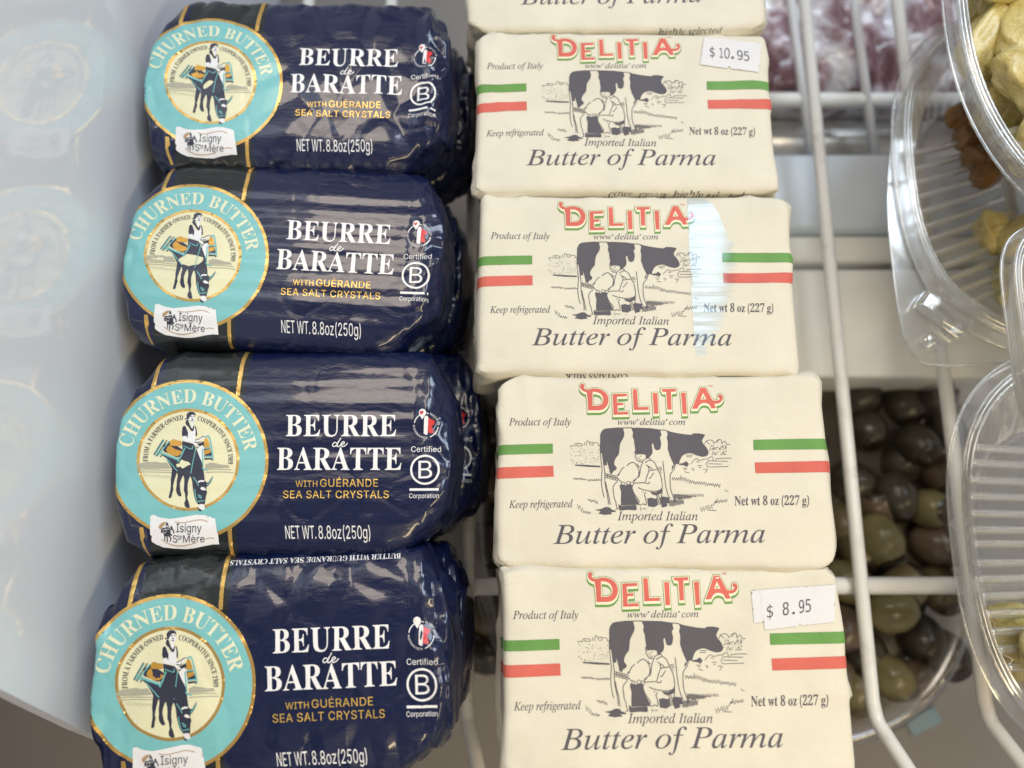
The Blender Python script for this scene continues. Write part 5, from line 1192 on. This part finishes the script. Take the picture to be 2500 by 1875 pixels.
def foil_wrapper(seed, crinkle=1.0, ribs=0.0, nv=156):
    us = []
    for i in range(190):
        t = i / 189 * 2 - 1
        us.append(math.copysign(1 - (1 - abs(t)) ** 1.25, t))
    th = np.linspace(0, 2 * math.pi, 4000, endpoint=False)
    e = 2 / 4.2
    cy = np.sign(np.cos(th)) * np.abs(np.cos(th)) ** e
    cz = np.sign(np.sin(th)) * np.abs(np.sin(th)) ** e
    d = np.hypot(np.diff(np.append(cy, cy[0]) * DB), np.diff(np.append(cz, cz[0]) * DC))
    s = np.concatenate([[0], np.cumsum(d)])
    pick = s[-1] * np.arange(nv) / nv
    cy, cz = np.interp(pick, s, np.append(cy, cy[0])), np.interp(pick, s, np.append(cz, cz[0]))
    off = Vector((seed * 3.7, seed * 1.3, seed * 2.1))
    cr_hi = crinkle > 1.2
    V = []
    for u in us:
        b1, b2 = np.interp(u, UP_U, UP_B), np.interp(u, LO_U, LO_B)
        a = abs(u)
        lim = 0.86 if u > 0 else 0.93
        zt_ = 1.0 if a < lim else max(0.0, 1 - ((a - lim) / (1 - lim)) ** 2.2) ** 0.5
        for k in range(nv):
            y = DB * cy[k] * (b1 if cy[k] > 0 else b2)
            z = DC * cz[k] * (0.30 + 0.70 * zt_)
            flare = 1 + 0.022 * (1 - max(0, cz[k] + 0.2)) * max(0, (a - 0.5) * 2)
            p = Vector((u * DA * flare, y, z))
            # thin crinkled film gathers towards the two ends and along the long edges
            g = min(1, max(0, (a - 0.74) / 0.2)) * min(1, (1 - a) / 0.05) * (1.0 if u > 0 else 0.55)
            ey = min(1, max(0, (abs(cy[k]) - 0.80) / 0.2))
            q = p + off
            vd = noise.voronoi(Vector((q.x * 60, q.y * 48, q.z * 60)))[0]
            fac = min(0.5, vd[1] - vd[0])
            ve = noise.voronoi(Vector((q.x * 130, q.y * 85, q.z * 120)))[0]
            fac_e = min(0.5, ve[1] - ve[0])
            ey = min(1, max(0, (abs(cy[k]) - 0.80) / 0.2))
            soft = noise.noise(q * 28) * 0.00045 + (0.0011 if cr_hi else 0.0003) * fac + 0.0030 * fac_e * g + 0.0012 * fac_e * ey * crinkle + noise.noise(Vector((q.x * 14, q.y * 60, q.z * 30))) * 0.00035
            cre = (1 - abs(noise.noise(Vector((q.x * 70, q.y * 38, q.z * 90)))) * 2.6)
            cre2 = (1 - abs(noise.noise(q * 120)) * 2.4)
            disp = soft * crinkle + (0.0016 * cre + 0.0008 * cre2) * g * crinkle + 0.0005 * cre * ey * crinkle
            disp *= min(1.0, (b1 if cy[k] > 0 else b2) / 0.4)
            if ribs and cz[k] > 0.5:
                disp += ribs * 0.00016 * math.sin(p.y * 2 * math.pi / 0.0074 + 2.2 * noise.noise(q * 12)) * (1 - g)
            nrm = Vector((0, cy[k] * abs(cy[k]) ** 3, cz[k] * abs(cz[k]) ** 3 + 1e-6))
            if nrm.length > 1e-6:
                nrm.normalize()
            if u < 0:
                p.x *= 1.02
            V.append(p + nrm * disp + Vector((u * 0.0015 * cre * g, 0, 0)))
    F = []
    for i in range(len(us) - 1):
        for k in range(nv):
            k2 = (k + 1) % nv
            F.append((i * nv + k2, (i + 1) * nv + k2, (i + 1) * nv + k, i * nv + k))
    return V, F


def edge_text(name, parent, s, key, y, z, x0, x1, cap, mat, flip, tilt=0.0):
    """One line of small print on the front edge of a pack (only its tops show between packs)."""
    g = text(key, s, x0, x1, 0, cap)
    P, T = fill(g)
    V = []
    for x, yy in P:
        xx, h = (-x, yy) if flip else (x, -yy)
        V.append((xx / 1000, y - h / 1000 * tilt, z + h / 1000))
    F = [tuple(t) if not flip else tuple(t) for t in T]
    return mesh_obj(name, V, F, mat, parent)


DARK_GROUP = 'blue foil butter packs, top layer'
dark_packs = [
    # left, right (at mid height), top, bottom in the photo, turn, crinkle, ribs, label
    (357, 1100, -8, 390, -1.5, 1.5, 0.0, 'blue foil butter pack at the far end of its row, its far edge cut off'),
    (302, 1090, 405, 831, -3.0, 0.9, 1.1, 'blue foil butter pack tilted most in its row, second from the far end'),
    (283, 1110, 856, 1352, 0.0, 0.9, 0.7, 'blue foil butter pack lying straight, between the tilted pack and the nearest one'),
    (222, 1113, 1371, 1905, 2.4, 1.5, 0.0, 'nearest blue foil butter pack, its bottom edge cut off by the photo'),
]
for i, (l, r, t, b, rot, cr_, rb, lab) in enumerate(dark_packs):
    mid = (t + b) / 2
    x0, _ = plan(l, mid, Z_DARK)
    x1, _ = plan(r, mid, Z_DARK)
    _, y1 = plan(l, t, Z_DARK)
    _, y0 = plan(l, b, Z_DARK)
    root = thing('butter_pack', lab, 'butter', ((x0 + x1) / 2, (y0 + y1) / 2, Z_DARK - DC), (0, 0, R(rot)), DARK_GROUP)
    V, F = foil_wrapper(i + 1, cr_, rb)
    bvh = BVHTree.FromPolygons(V, F)
    mesh_obj('wrapper', V, F, M['film'], root)
    sheet_ = label.lay(root, bvh)
    for pr in (label_words, label_picture):
        pr.lay(sheet_, bvh)
    tag_words.lay(tagp.lay(root, bvh), bvh)
    for pr in bands + titles + [badge, cert_print] + ([back_words] if i == 3 else []):
        pr.lay(root, bvh)
low = [(822, 268, -1.0), (784, 672, -3.0), (815, 1078, 1.0), (752, 1566, -1.5)]
lowV, lowF = foil_wrapper(9, 1.3, 0.0, 100)
low_bvh = BVHTree.FromPolygons(lowV, lowF)
proto = None
names = ['far-end pack', 'tilted pack', 'straight pack', 'nearest pack']
for i, (px, py, rot) in enumerate(low):
    x, y = plan(px, py, Z_DARK - 2 * DC)
    if proto is None:
        proto = thing('butter_pack', None, None)
        mesh_obj('wrapper', lowV, lowF, M['film'], proto)
        for pr in [badge, cert_print] + titles:
            pr.lay(proto, low_bvh)
        o = proto
    else:
        o = copy_tree(proto)
    o.location = (x, y, Z_DARK - 3 * DC - 0.0006)
    o.rotation_euler = (0, 0, R(rot))
    tag(o, 'bottom-layer blue foil butter pack, under the %s of its row' % names[i], 'butter', 'blue foil butter packs, bottom layer')

# ------------------------------------------------------------------ paper packs
CA, CB, CC = 0.0602, 0.0353, 0.0158


def lattice(h, r, n):
    a = [-h, -h + r * 0.12, -h + r * 0.3, -h + r * 0.6, -h + r]
    m = list(np.linspace(-h + r, h - r, n))[1:-1]
    return a + m + [-x for x in a[::-1]]


def paper_wrapper(seed, ca=CA, cb=CB, cc=CC, n=64):
    rx, rz = 0.0030, 0.0030
    bm = bmesh.new()
    xs, ys, zs = lattice(ca, rx, n), lattice(cb, rx, n // 2), lattice(cc, rz, 10)
    cache = {}

    def vert(p):
        k = tuple(round(c, 6) for c in p)
        if k not in cache:
            cache[k] = bm.verts.new(p)
        return cache[k]

    def sheet(A, B, fn, flip):
        for i in range(len(A) - 1):
            for j in range(len(B) - 1):
                q = [vert(fn(A[i], B[j])), vert(fn(A[i + 1], B[j])), vert(fn(A[i + 1], B[j + 1])), vert(fn(A[i], B[j + 1]))]
                bm.faces.new(q[::-1] if flip else q)

    sheet(xs, ys, lambda a, b: (a, b, cc), False)
    sheet(xs, ys, lambda a, b: (a, b, -cc), True)
    sheet(xs, zs, lambda a, b: (a, -cb, b), False)
    sheet(xs, zs, lambda a, b: (a, cb, b), True)
    sheet(ys, zs, lambda a, b: (ca, a, b), False)
    sheet(ys, zs, lambda a, b: (-ca, a, b), True)
    off = Vector((seed * 5.3, seed * 2.9, seed * 1.7))
    rg = random.Random(seed)
    ch = {(sx, sy): (rg.uniform(0.003, 0.0085), rg.uniform(0.0018, 0.0048)) for sx in (-1, 1) for sy in (-1, 1)}
    for v in bm.verts:
        p = v.co.copy()
        q = Vector((max(-ca + rx, min(ca - rx, p.x)), max(-cb + rx, min(cb - rx, p.y)), max(-cc + rz, min(cc - rz, p.z))))
        d = p - q
        if d.length > 1e-9:
            p = q + d.normalized() * rz
        # folded-in corners
        sx, sy = (1 if p.x > 0 else -1), (1 if p.y > 0 else -1)
        cx_, cy_ = ch[(sx, sy)]
        ux, uy = (abs(p.x) - (ca - cx_)) / cx_, (abs(p.y) - (cb - cy_)) / cy_
        if ux > 0 and uy > 0 and ux + uy > 1:
            k = (ux + uy - 1) / 2 * 0.92
            p.x -= sx * cx_ * k
            p.y -= sy * cy_ * k
        w = p + off
        pil = max(0, 1 - (p.x / ca) ** 4) * max(0, 1 - (p.y / cb) ** 4)
        n1 = noise.noise(w * 22) * 0.0008 + noise.noise(Vector((w.x * 60, w.y * 25, w.z * 30))) * 0.00035
        side = abs(p.z) < cc - 0.002
        ce = min(1, max(0, (abs(p.x) - ca + 0.022) / 0.018))
        cb_e = min(1, max(0, (abs(p.y) - cb + 0.010) / 0.009))
        crease = 1 - min(1, abs(noise.noise(Vector((w.x * 55, w.y * 42, w.z * 40)))) * 4)
        n1 += (0.0008 * ce + 0.0005 * cb_e) * crease + noise.noise(Vector((w.x * 9, w.y * 9, w.z * 20))) * 0.0013
        v.co = p + Vector((sx * n1 * (1.6 if side else 0.6), sy * n1 * (1.6 if side else 0.6), (0.0006 * pil + n1) * (1 if p.z > 0 else 0.3)))
    V = [v.co.copy() for v in bm.verts]
    bm.verts.index_update()
    F = [tuple(v.index for v in f.verts) for f in bm.faces]
    bm.free()
    return V, F


CREAM_GROUP = 'cream paper butter packs, top layer'
cream_packs = [
    # left, right (at mid height), top, bottom in the photo, turn, print shift in mm, label
    (1139, 1853, -300, 78, 0.3, (0.6, 0.4), 'cream paper butter pack at the far end, only its big italic words showing'),
    (1165, 1887, 86, 474, 0.0, (-0.2, 2.3), 'cream paper butter pack wearing the $10.95 price sticker'),
    (1169, 1938, 481, 916, -0.35, (-0.4, 1.2), 'cream paper butter pack with a bluish window glare across its right half'),
    (1212, 2018, 920, 1388, 0.0, (0, 0), 'cream paper butter pack without a sticker or glare, next to the $8.95 pack'),
    (1229, 2068, 1391, 1905, 0.4, (-0.3, 1.9), 'nearest cream paper butter pack, wearing the $8.95 price sticker'),
]
pack_roots = []
for i, (l, r, t, b, rot, sh, lab) in enumerate(cream_packs):
    mid = (t + b) / 2
    x0, _ = plan(l, mid, Z_CREAM - 0.002)
    x1, _ = plan(r, mid, Z_CREAM - 0.002)
    _, y1 = plan(l, t - 4, Z_CREAM - 0.001)
    _, y0 = plan(l, b, Z_CREAM - 0.001)
    root = thing('butter_pack', lab, 'butter', ((x0 + x1) / 2, (y0 + y1) / 2, Z_CREAM - CC), (0, 0, R(rot)), CREAM_GROUP)
    V, F = paper_wrapper(i + 2, (x1 - x0) / 2, (y1 - y0) / 2 - 0.0002)
    bvh = BVHTree.FromPolygons(V, F)
    mesh_obj('wrapper', V, F, M['paper'], root)
    for pr in cream_prints:
        pr.lay(root, bvh, *sh)
    pack_roots.append((root, bvh))
    hb = (y1 - y0) / 2 * 1000
    fine_print = {0: ('i', 'highly selected', 1393, 1848, False), 1: ('i', 'cows, cream highly selected', 950, 1892, False), 2: ('b', 'CONTAINS MILK', 598, 1007, True)}.get(i)
    if fine_print:
        key, words, xa, xb, flip = fine_print
        xa, xb = z1(xa, 650)[0], z1(xb, 650)[0]
        fn = (lambda x, y: (xa + xb - x, -hb + 0.2 + y)) if flip else (lambda x, y: (x, -hb - 0.25 - y))
        Print('edge_lettering', [(M['ink_grey'], 0.14, None, mapped(text(key, words, xa, xb, 0, 1.5), fn))], 0.4).lay(root, bvh)


def flap(i, pts, z0, z1):
    root = pack_roots[i][0]
    inv = root.matrix_basis.inverted()
    P = []
    for k, (px, py) in enumerate(pts):
        z = z0 + (z1 - z0) * (k / (len(pts) - 1))
        P.append(inv @ Vector((*plan(px, py, z), z)))
    n_ = len(P)
    V_ = P + [p + Vector((0, 0, -0.0003)) for p in P]
    F_ = [tuple(range(n_)), tuple(range(2 * n_ - 1, n_ - 1, -1))] + [(k, k + n_, (k + 1) % n_ + n_, (k + 1) % n_) for k in range(n_)]
    mesh_obj('end_flap', V_, F_, M['paper'], root, smooth=False)


flap(0, [(1840, 20), (1852, 34), (1862, 31), (1875, 22), (1869, 52), (1857, 84), (1840, 86)], 0.052, 0.046)
flap(1, [(1875, 400), (1891, 400), (1895, 440), (1892, 482), (1868, 486)], 0.050, 0.036)
flap(2, [(1180, 880), (1160, 905), (1168, 935), (1182, 962), (1200, 955)], 0.042, 0.034)
flap(2, [(1940, 850), (1950, 880), (1944, 915), (1920, 922)], 0.052, 0.040)
flap(3, [(2012, 1340), (2010, 1378), (1998, 1392), (1978, 1390)], 0.052, 0.048)
flap(3, [(1214, 1330), (1207, 1372), (1222, 1392), (1240, 1388)], 0.050, 0.044)
low_cream = [(1515, -105), (1542, 300), (1556, 712), (1605, 1150), (1648, 1625)]
cnames = ['far-end pack', '$10.95 pack', 'window-glare pack', 'pack without a sticker', '$8.95 pack']
V, F = paper_wrapper(17)
proto = None
for i, (px, py) in enumerate(low_cream):
    x, y = plan(px, py, Z_CREAM - 2 * CC)
    if proto is None:
        proto = thing('butter_pack', None, None)
        mesh_obj('wrapper', V, F, M['paper'], proto)
        o = proto
    else:
        o = copy_tree(proto)
    rt = pack_roots[i][0]
    o.location = (rt.location.x + (0.0015 if i % 2 else -0.001), rt.location.y - 0.0012, Z_CREAM - 3 * CC - 0.0008)
    tag(o, 'bottom-layer cream paper butter pack, under the %s' % cnames[i], 'butter', 'cream paper butter packs, bottom layer')


# ------------------------------------------------------------------ price stickers (stuck on, lifted a hair)
def sticker(i, corners, notch, glyphs, lab, under=None):
    root, bvh = pack_roots[i]
    inv = root.matrix_basis.inverted()

    def loc(px, py):
        X, Y = plan(px, py, Z_CREAM)
        p = inv @ Vector((X, Y, Z_CREAM))
        return (p.x * 1000, p.y * 1000)

    tl, tr, br, bl = corners
    k = [bl[j] + (br[j] - bl[j]) * notch for j in (0, 1)]
    e = ((br[0] - bl[0]) * 0.03, (br[1] - bl[1]) * 0.03)
    shape = [tl, tr, br, (k[0] + e[0], k[1] + e[1]), (k[0] + e[0] * 0.5, k[1] + e[1] - 5), (k[0] - e[0] * 0.5, k[1] - e[1] - 5), (k[0] - e[0], k[1] - e[1]), bl]
    s = thing('price_sticker', lab, 'price sticker', root.location.copy(), root.rotation_euler.copy())
    p1 = Print('sticker_paper', [(M['sticker'], 0.38, 0.8, mapped(poly(shape), loc))], 1.0)
    p2 = Print('price_digits', [(M['sticker_ink'], 0.46, None, mapped(glyphs, loc))])
    p1.lay(s, bvh)
    p2.lay(s, bvh)
    if under:
        p3 = Print('price_sticker', [(M['sticker'], 0.30, 0.8, mapped(poly(under), loc))], 1.0)
        u = p3.lay(None, bvh)
        u.location, u.rotation_euler = root.location.copy(), root.rotation_euler.copy()
        tag(u, 'blank white sticker mostly hidden beneath the $8.95 sticker', 'price sticker')


def price(parts, base_x, base_y, slope, cap):
    g = []
    for ch, x0, x1 in parts:
        if ch == '0':
            yb_ = base_y + slope * (x0 - base_x)
            lp = disc((x0 + x1) / 2, yb_ - cap / 2, (x1 - x0) / 2 - 0.6, 28, cap / 2)
            g += ribbon(lp + lp[:2], 2.4)
            continue
        g += text('m', ch, x0, x1, base_y + slope * (x0 - base_x), cap, slope) if ch != '.' else poly(disc((x0 + x1) / 2, base_y + slope * (x0 - base_x) - 3, 3.4, 14))
    return g


sticker(1, [(1718, 93), (1859, 106), (1851, 179), (1708, 160)], 0.5,
        price([('$', 1732, 1744), ('1', 1756, 1764), ('0', 1768, 1780), ('.', 1783, 1792), ('9', 1798, 1812), ('5', 1815, 1828)], 1732, 140, 0.13, 24),
        'white sticker printed $10.95, stuck on a far cream butter pack')
sticker(4, [(1853, 1440), (2042, 1427), (2034, 1518), (1866, 1538)], 0.5,
        price([('$', 1871, 1886), ('8', 1910, 1925), ('.', 1931, 1942), ('9', 1950, 1963), ('5', 1966, 1979)], 1871, 1508, -0.14, 31),
        'white sticker printed $8.95, stuck on the nearest cream butter pack', [(1833, 1441), (1900, 1439), (1900, 1512), (1840, 1522)])

# ------------------------------------------------------------------ window glare on one paper pack, built as an added film strip
def glare_mat():
    m = N('glare_film')
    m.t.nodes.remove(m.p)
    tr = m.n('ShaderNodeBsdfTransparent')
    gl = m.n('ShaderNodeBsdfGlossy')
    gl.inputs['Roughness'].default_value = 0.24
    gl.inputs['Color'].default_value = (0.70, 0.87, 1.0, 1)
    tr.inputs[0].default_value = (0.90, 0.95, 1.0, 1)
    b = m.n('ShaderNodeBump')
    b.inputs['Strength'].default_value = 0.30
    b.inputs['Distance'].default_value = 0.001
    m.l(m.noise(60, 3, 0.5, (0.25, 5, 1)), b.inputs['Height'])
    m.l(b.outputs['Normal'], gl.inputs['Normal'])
    at = m.n('ShaderNodeAttribute', attribute_name='glare_amount')
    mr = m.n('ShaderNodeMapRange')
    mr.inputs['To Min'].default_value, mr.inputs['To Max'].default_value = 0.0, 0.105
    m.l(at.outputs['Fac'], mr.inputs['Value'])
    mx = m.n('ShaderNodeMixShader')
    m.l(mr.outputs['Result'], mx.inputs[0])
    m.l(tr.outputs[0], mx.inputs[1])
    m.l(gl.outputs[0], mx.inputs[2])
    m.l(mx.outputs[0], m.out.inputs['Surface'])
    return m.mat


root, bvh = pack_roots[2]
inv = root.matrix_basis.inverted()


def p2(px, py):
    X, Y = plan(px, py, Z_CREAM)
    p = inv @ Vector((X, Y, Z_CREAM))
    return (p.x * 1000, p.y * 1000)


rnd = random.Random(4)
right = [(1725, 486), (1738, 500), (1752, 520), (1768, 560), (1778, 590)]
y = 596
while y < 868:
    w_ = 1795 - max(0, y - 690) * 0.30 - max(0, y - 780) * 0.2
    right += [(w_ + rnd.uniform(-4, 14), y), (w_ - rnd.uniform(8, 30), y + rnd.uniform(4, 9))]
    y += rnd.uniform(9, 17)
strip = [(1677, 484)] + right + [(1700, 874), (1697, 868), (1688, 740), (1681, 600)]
fl = Print('glare_strip', [(glare_mat(), 0.55, 1.0, mapped(poly(strip), p2))]).lay(None, bvh)
# glare strength: fades out towards the ragged right side and the tip
at = fl.data.attributes.new('glare_amount', 'FLOAT', 'POINT')
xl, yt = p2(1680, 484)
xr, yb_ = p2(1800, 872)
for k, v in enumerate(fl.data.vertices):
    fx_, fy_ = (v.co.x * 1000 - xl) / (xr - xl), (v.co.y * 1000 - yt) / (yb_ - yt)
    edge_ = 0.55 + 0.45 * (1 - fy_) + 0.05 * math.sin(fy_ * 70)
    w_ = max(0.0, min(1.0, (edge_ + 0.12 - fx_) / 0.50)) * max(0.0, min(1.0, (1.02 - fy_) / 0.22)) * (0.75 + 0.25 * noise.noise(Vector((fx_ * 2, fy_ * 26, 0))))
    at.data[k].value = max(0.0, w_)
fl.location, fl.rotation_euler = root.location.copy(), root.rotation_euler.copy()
tag(fl, 'ragged strip of added film standing in for bluish window glare on a cream pack', 'film')

# ------------------------------------------------------------------ clear ribbed deli containers on the right
def chunk_mat():
    m = N('yellow_chunk_flesh').set(Roughness=0.3)
    m.p.inputs['Coat Weight'].default_value = 0.3
    m.p.inputs['Subsurface Weight'].default_value = 0.15
    m.p.inputs['Subsurface Radius'].default_value = (0.004, 0.003, 0.001)
    m.l(m.ramp(m.noise(60, 4, 0.6, (1, 1, 1), 0.6), [(0.30, (0.50, 0.37, 0.10, 1)), (0.50, (0.63, 0.53, 0.21, 1)), (0.72, (0.74, 0.68, 0.38, 1))]), m.p.inputs['Base Color'])
    m.bump([(m.noise(130, 5, 0.65), 0.8), (m.noise(60, 3, 0.5, (1, 7, 1)), 0.5)], 0.0022)
    return m.mat


CH = chunk_mat()
BROWN = olive_mat('brown_relish', (0.17, 0.08, 0.025, 1), (0.34, 0.18, 0.06, 1))


def chunk_mesh(seed, mat):
    bm = bmesh.new()
    bmesh.ops.create_icosphere(bm, subdivisions=4, radius=1)
    rg = random.Random(seed)
    s = Vector((0.013 * rg.uniform(0.8, 1.3), 0.0095 * rg.uniform(0.8, 1.2), 0.006 * rg.uniform(0.9, 1.3)))
    o = Vector((seed * 2.3, 1, 4))
    for v in bm.verts:
        p = v.co.normalized()
        f = 1 + 0.24 * noise.noise(p * 1.5 + o) + 0.05 * noise.noise(p * 5 + o)
        q = Vector([math.copysign(abs(c) ** 0.7, c) for c in p])
        v.co = Vector((q.x * s.x, q.y * s.y, q.z * s.z)) * f
    me = bpy.data.meshes.new('chunk')
    bm.to_mesh(me)
    bm.free()
    me.materials.append(mat)
    for p in me.polygons:
        p.use_smooth = True
    return me


M['clear_rib'] = clear_plastic('clear_plastic_rib', (0.97, 0.97, 0.965, 1), 0.09, 0.9, 0.10, 0.0, 0.12)
M['frosted'] = clear_plastic('frosted_plastic', (0.86, 0.83, 0.76, 1), 0.14, 0.6, 0.30)
chunks = [chunk_mesh(k, CH) for k in range(6)]
relish = chunk_mesh(11, BROWN)


def clamshell(px, py, rx, ry, z, depth, e, label_, ribs=46, seed=1, rot=0.0, drop=None, phase=0.0, mat='clear', lines=None):
    cx, cy = plan(px, py, z)
    rpx, rpy = rx, ry
    rx = plan(px + rx, py, z)[0] - cx
    ry = plan(px, py - ry, z)[1] - cy
    root = thing('clamshell_container', label_, 'container', (cx, cy, z), (0, 0, R(rot)))
    prof = [(1.0, -0.0006, 0), (1.0, 0.0002, 0), (0.955, 0.0004, 0), (0.950, 0.0040, 0), (0.940, 0.0050, 0), (0.922, 0.0050, 0), (0.912, 0.0040, 0), (0.905, -0.003, 0),
            (0.880, -0.005, 0), (0.865, -0.0055, 0.35), (0.845, -0.008, 1), (0.74, -depth * 0.6, 1), (0.66, -depth + 0.002, 0.9), (0.63, -depth, 0.3), (0.60, -depth, 0)]
    S = ribs * 10
    V, F = [], []
    for k, dz, amp in prof:
        for i in range(S):
            t = 2 * math.pi * i / S
            a = abs(((ribs * i / S + phase) % 1) - 0.5) * 4 - 1
            a = max(-1, min(1, a * 1.5))
            kk = k * (1 + 0.012 * amp * a)
            x, y = sup(t, rx * kk, ry * kk, e)
            V.append((x, y, dz + 0.0005 * amp * a))
    P = len(prof)
    for r in range(P - 1):
        for i in range(S):
            F.append((r * S + i, r * S + (i + 1) % S, (r + 1) * S + (i + 1) % S, (r + 1) * S + i))
    F.append(tuple((P - 1) * S + i for i in range(S)))
    mesh_obj('bowl', V, F, M[mat], root)
    rim = []
    for k, dz, r_ in ((1.0, 0, 0.0006), (0.950, 0.0042, 0.0007), (0.912, 0.0042, 0.0007)):
        pts = [(*sup(2 * math.pi * i / 160, rx * k, ry * k, e), dz) for i in range(161)]
        rim.append(tube(pts, r_, 6, False))
    mesh_obj('rim', *merge(rim), M['clear_rim'], root)
    # moulded corrugation: parallel ribs running down the wall, with a zigzag where they meet the rim
    if lines:
        ang, spacing, y0_, y1_, length = lines
        d = Vector((math.cos(R(ang)), math.sin(R(ang)), 0))
        nrm = Vector((-d.y, d.x, 0))
        rb, zg = [], []
        k_ = int((y1_ - y0_) / spacing)
        for q in range(k_ + 1):
            off_ = y0_ + spacing * q
            # start of the rib: where the line leaves the rim's inner edge on the left
            best = None
            for i in range(400):
                t = math.pi * (0.5 + i / 400)
                x, y = sup(t, rx * 0.868, ry * 0.868, e)
                g_ = abs(nrm.x * x + nrm.y * y - off_)
                if best is None or g_ < best[0]:
                    best = (g_, x, y)
            p0_ = Vector((best[1], best[2], -0.0035))
            pts = [p0_ + d * (length * s_) + Vector((0, 0, -depth * 0.62 * min(1, s_ * 1.15) ** 0.8)) for s_ in (0.0, 0.04, 0.2, 0.4, 0.6, 0.8, 1.0)]
            vv, ff = tube(pts, spacing * 0.27, 12)
            rb.append((vv, ff))
            zg += [p0_ + Vector((-0.0006, 0, 0.0006)), p0_ + d * 0.003 + nrm * (spacing * 0.5) + Vector((0, 0, -0.0004))]
        mesh_obj('ribs', *merge(rb), M['clear_rib'], root)
        mesh_obj('rim_zigzag', *tube(zg, 0.00032, 6), M['clear_rim'], root)
    if drop:
        rg = random.Random(seed)
        placed = []
        for _ in range(900):
            t, q = rg.uniform(0, 2 * math.pi), math.sqrt(rg.random()) * 0.66
            x, y = sup(t, rx * q, ry * q, e)
            zz = -depth + 0.010 + rg.choice((0, 0, 0.009, 0.017))
            if all((x - a) ** 2 + (y - b) ** 2 + 2.2 * (zz - c) ** 2 > 0.0158 ** 2 for a, b, c in placed):
                placed.append((x, y, zz))
        M_ = Matrix.Rotation(R(rot), 3, 'Z')
        for x, y, zz in placed:
            w = M_ @ Vector((x, y, zz))
            if not drop(px + w.x / rx * rpx, py - w.y / ry * rpy):
                continue
            o = bpy.data.objects.new('pickle_chunk', rg.choice(chunks))
            COL.objects.link(o)
            o.location = (cx + w.x, cy + w.y, z + w.z)
            o.rotation_euler = (rg.uniform(-0.6, 0.6), rg.uniform(-0.6, 0.6), rg.uniform(0, 6.28))
            tag(o, 'one of the wet yellow chunks inside the %s' % label_.split(',')[0], 'food', 'yellow chunks in the %s' % label_.split(',')[0])
    return root, rx, ry


A, arx, ary = clamshell(2570, 430, 385, 400, 0.036, 0.031, 2.6, 'lower far clear container, with a corner lock tab beside the white tub', 46, 3, drop=lambda a, b: a > 2455 and 500 < b < 690, lines=(24, 0.0064, -0.035, 0.036, 0.055))
# square flange, lock tab and stud at its near corner
fx, fy = plan(2570, 430, 0.0345)


def loc(px, py, z):
    X, Y = plan(px, py, z)
    return (X - A.location.x, Y - A.location.y, z - A.location.z)


fpts = [(2420, 30)] + cr([(2330, 60), (2235, 170), (2180, 330), (2168, 500), (2180, 650), (2195, 760), (2215, 840), (2250, 885), (2310, 893)], 5) + [(2450, 888), (2640, 885), (2640, 760), (2560, 800)] \
    + cr([(2440, 770), (2340, 700), (2270, 600), (2235, 480), (2240, 330), (2290, 200), (2370, 110)], 5) + [(2440, 60)]
P, T = fill(poly([(x * 1.0, y * 1.0) for x, y in fpts]), 30)
V = [loc(x, y, 0.0345) for x, y in P]
n = len(V)
V2 = V + [(a, b, c - 0.0007) for a, b, c in V]
mesh_obj('flange', V2, [tuple(t)[::-1] for t in T] + [tuple(i + n for i in t) for t in T], M['clear'], A)
edge_path = [loc(x, y, 0.0343) for x, y in fpts[1:43]]
mesh_obj('flange_edge', *tube(edge_path, 0.00055, 6), M['clear_rim'], A)
tx, ty, tz = loc(2302, 768, 0.037)
bv, bf = box_bm(-0.0115, 0.0115, -0.0052, 0.0052, -0.003, 0.0035, 0.0022, 4)
tab = mesh_obj('lock_tab', bv, bf, M['clear_rim'], A)
tab.location, tab.rotation_euler = (tx, ty, tz), (0, 0, R(-38))
bm = bmesh.new()
bmesh.ops.create_uvsphere(bm, u_segments=24, v_segments=12, radius=0.0038)
me = bpy.data.meshes.new('stud')
bm.to_mesh(me)
bm.free()
me.materials.append(M['clear_rim'])
stud = bpy.data.objects.new('stud', me)
for p in me.polygons:
    p.use_smooth = True
COL.objects.link(stud)
stud.parent = A
stud.location, stud.scale = loc(2270, 833, 0.036), (1, 1, 0.5)
clamshell(2785, 70, 478, 490, 0.078, 0.036, 2.2, 'upper far clear container full of yellow chunks, resting over the lower one', 50, 5, drop=lambda a, b: a > 2475 and b < 330, lines=(26, 0.0062, -0.075, -0.012, 0.055))
clamshell(2800, 1340, 476, 500, 0.036, 0.031, 2.7, 'near clear ribbed container, over the cross bar end of the shelf', 40, 8, drop=lambda a, b: a > 2480 and b > 1500, lines=(0, 0.0066, -0.045, 0.045, 0.06))
clamshell(2800, 840, 336, 300, 0.076, 0.028, 5.0, 'middle clear container of which only its left flange shows', 30, 9, mat='frosted')
for k, (px, py) in enumerate([(2350, 285), (2362, 330), (2385, 380), (2410, 425), (2440, 300), (2420, 350)]):
    o = bpy.data.objects.new('relish_piece', relish)
    COL.objects.link(o)
    X, Y = plan(px, py, 0.016)
    o.location, o.rotation_euler, o.scale = (X, Y, 0.016), (0.2 * k, 0.3, k * 1.3), (0.55, 0.55, 0.8)
    tag(o, 'one of the dark brown relish pieces inside the lower far clear container', 'food', 'brown relish pieces in the lower far container')
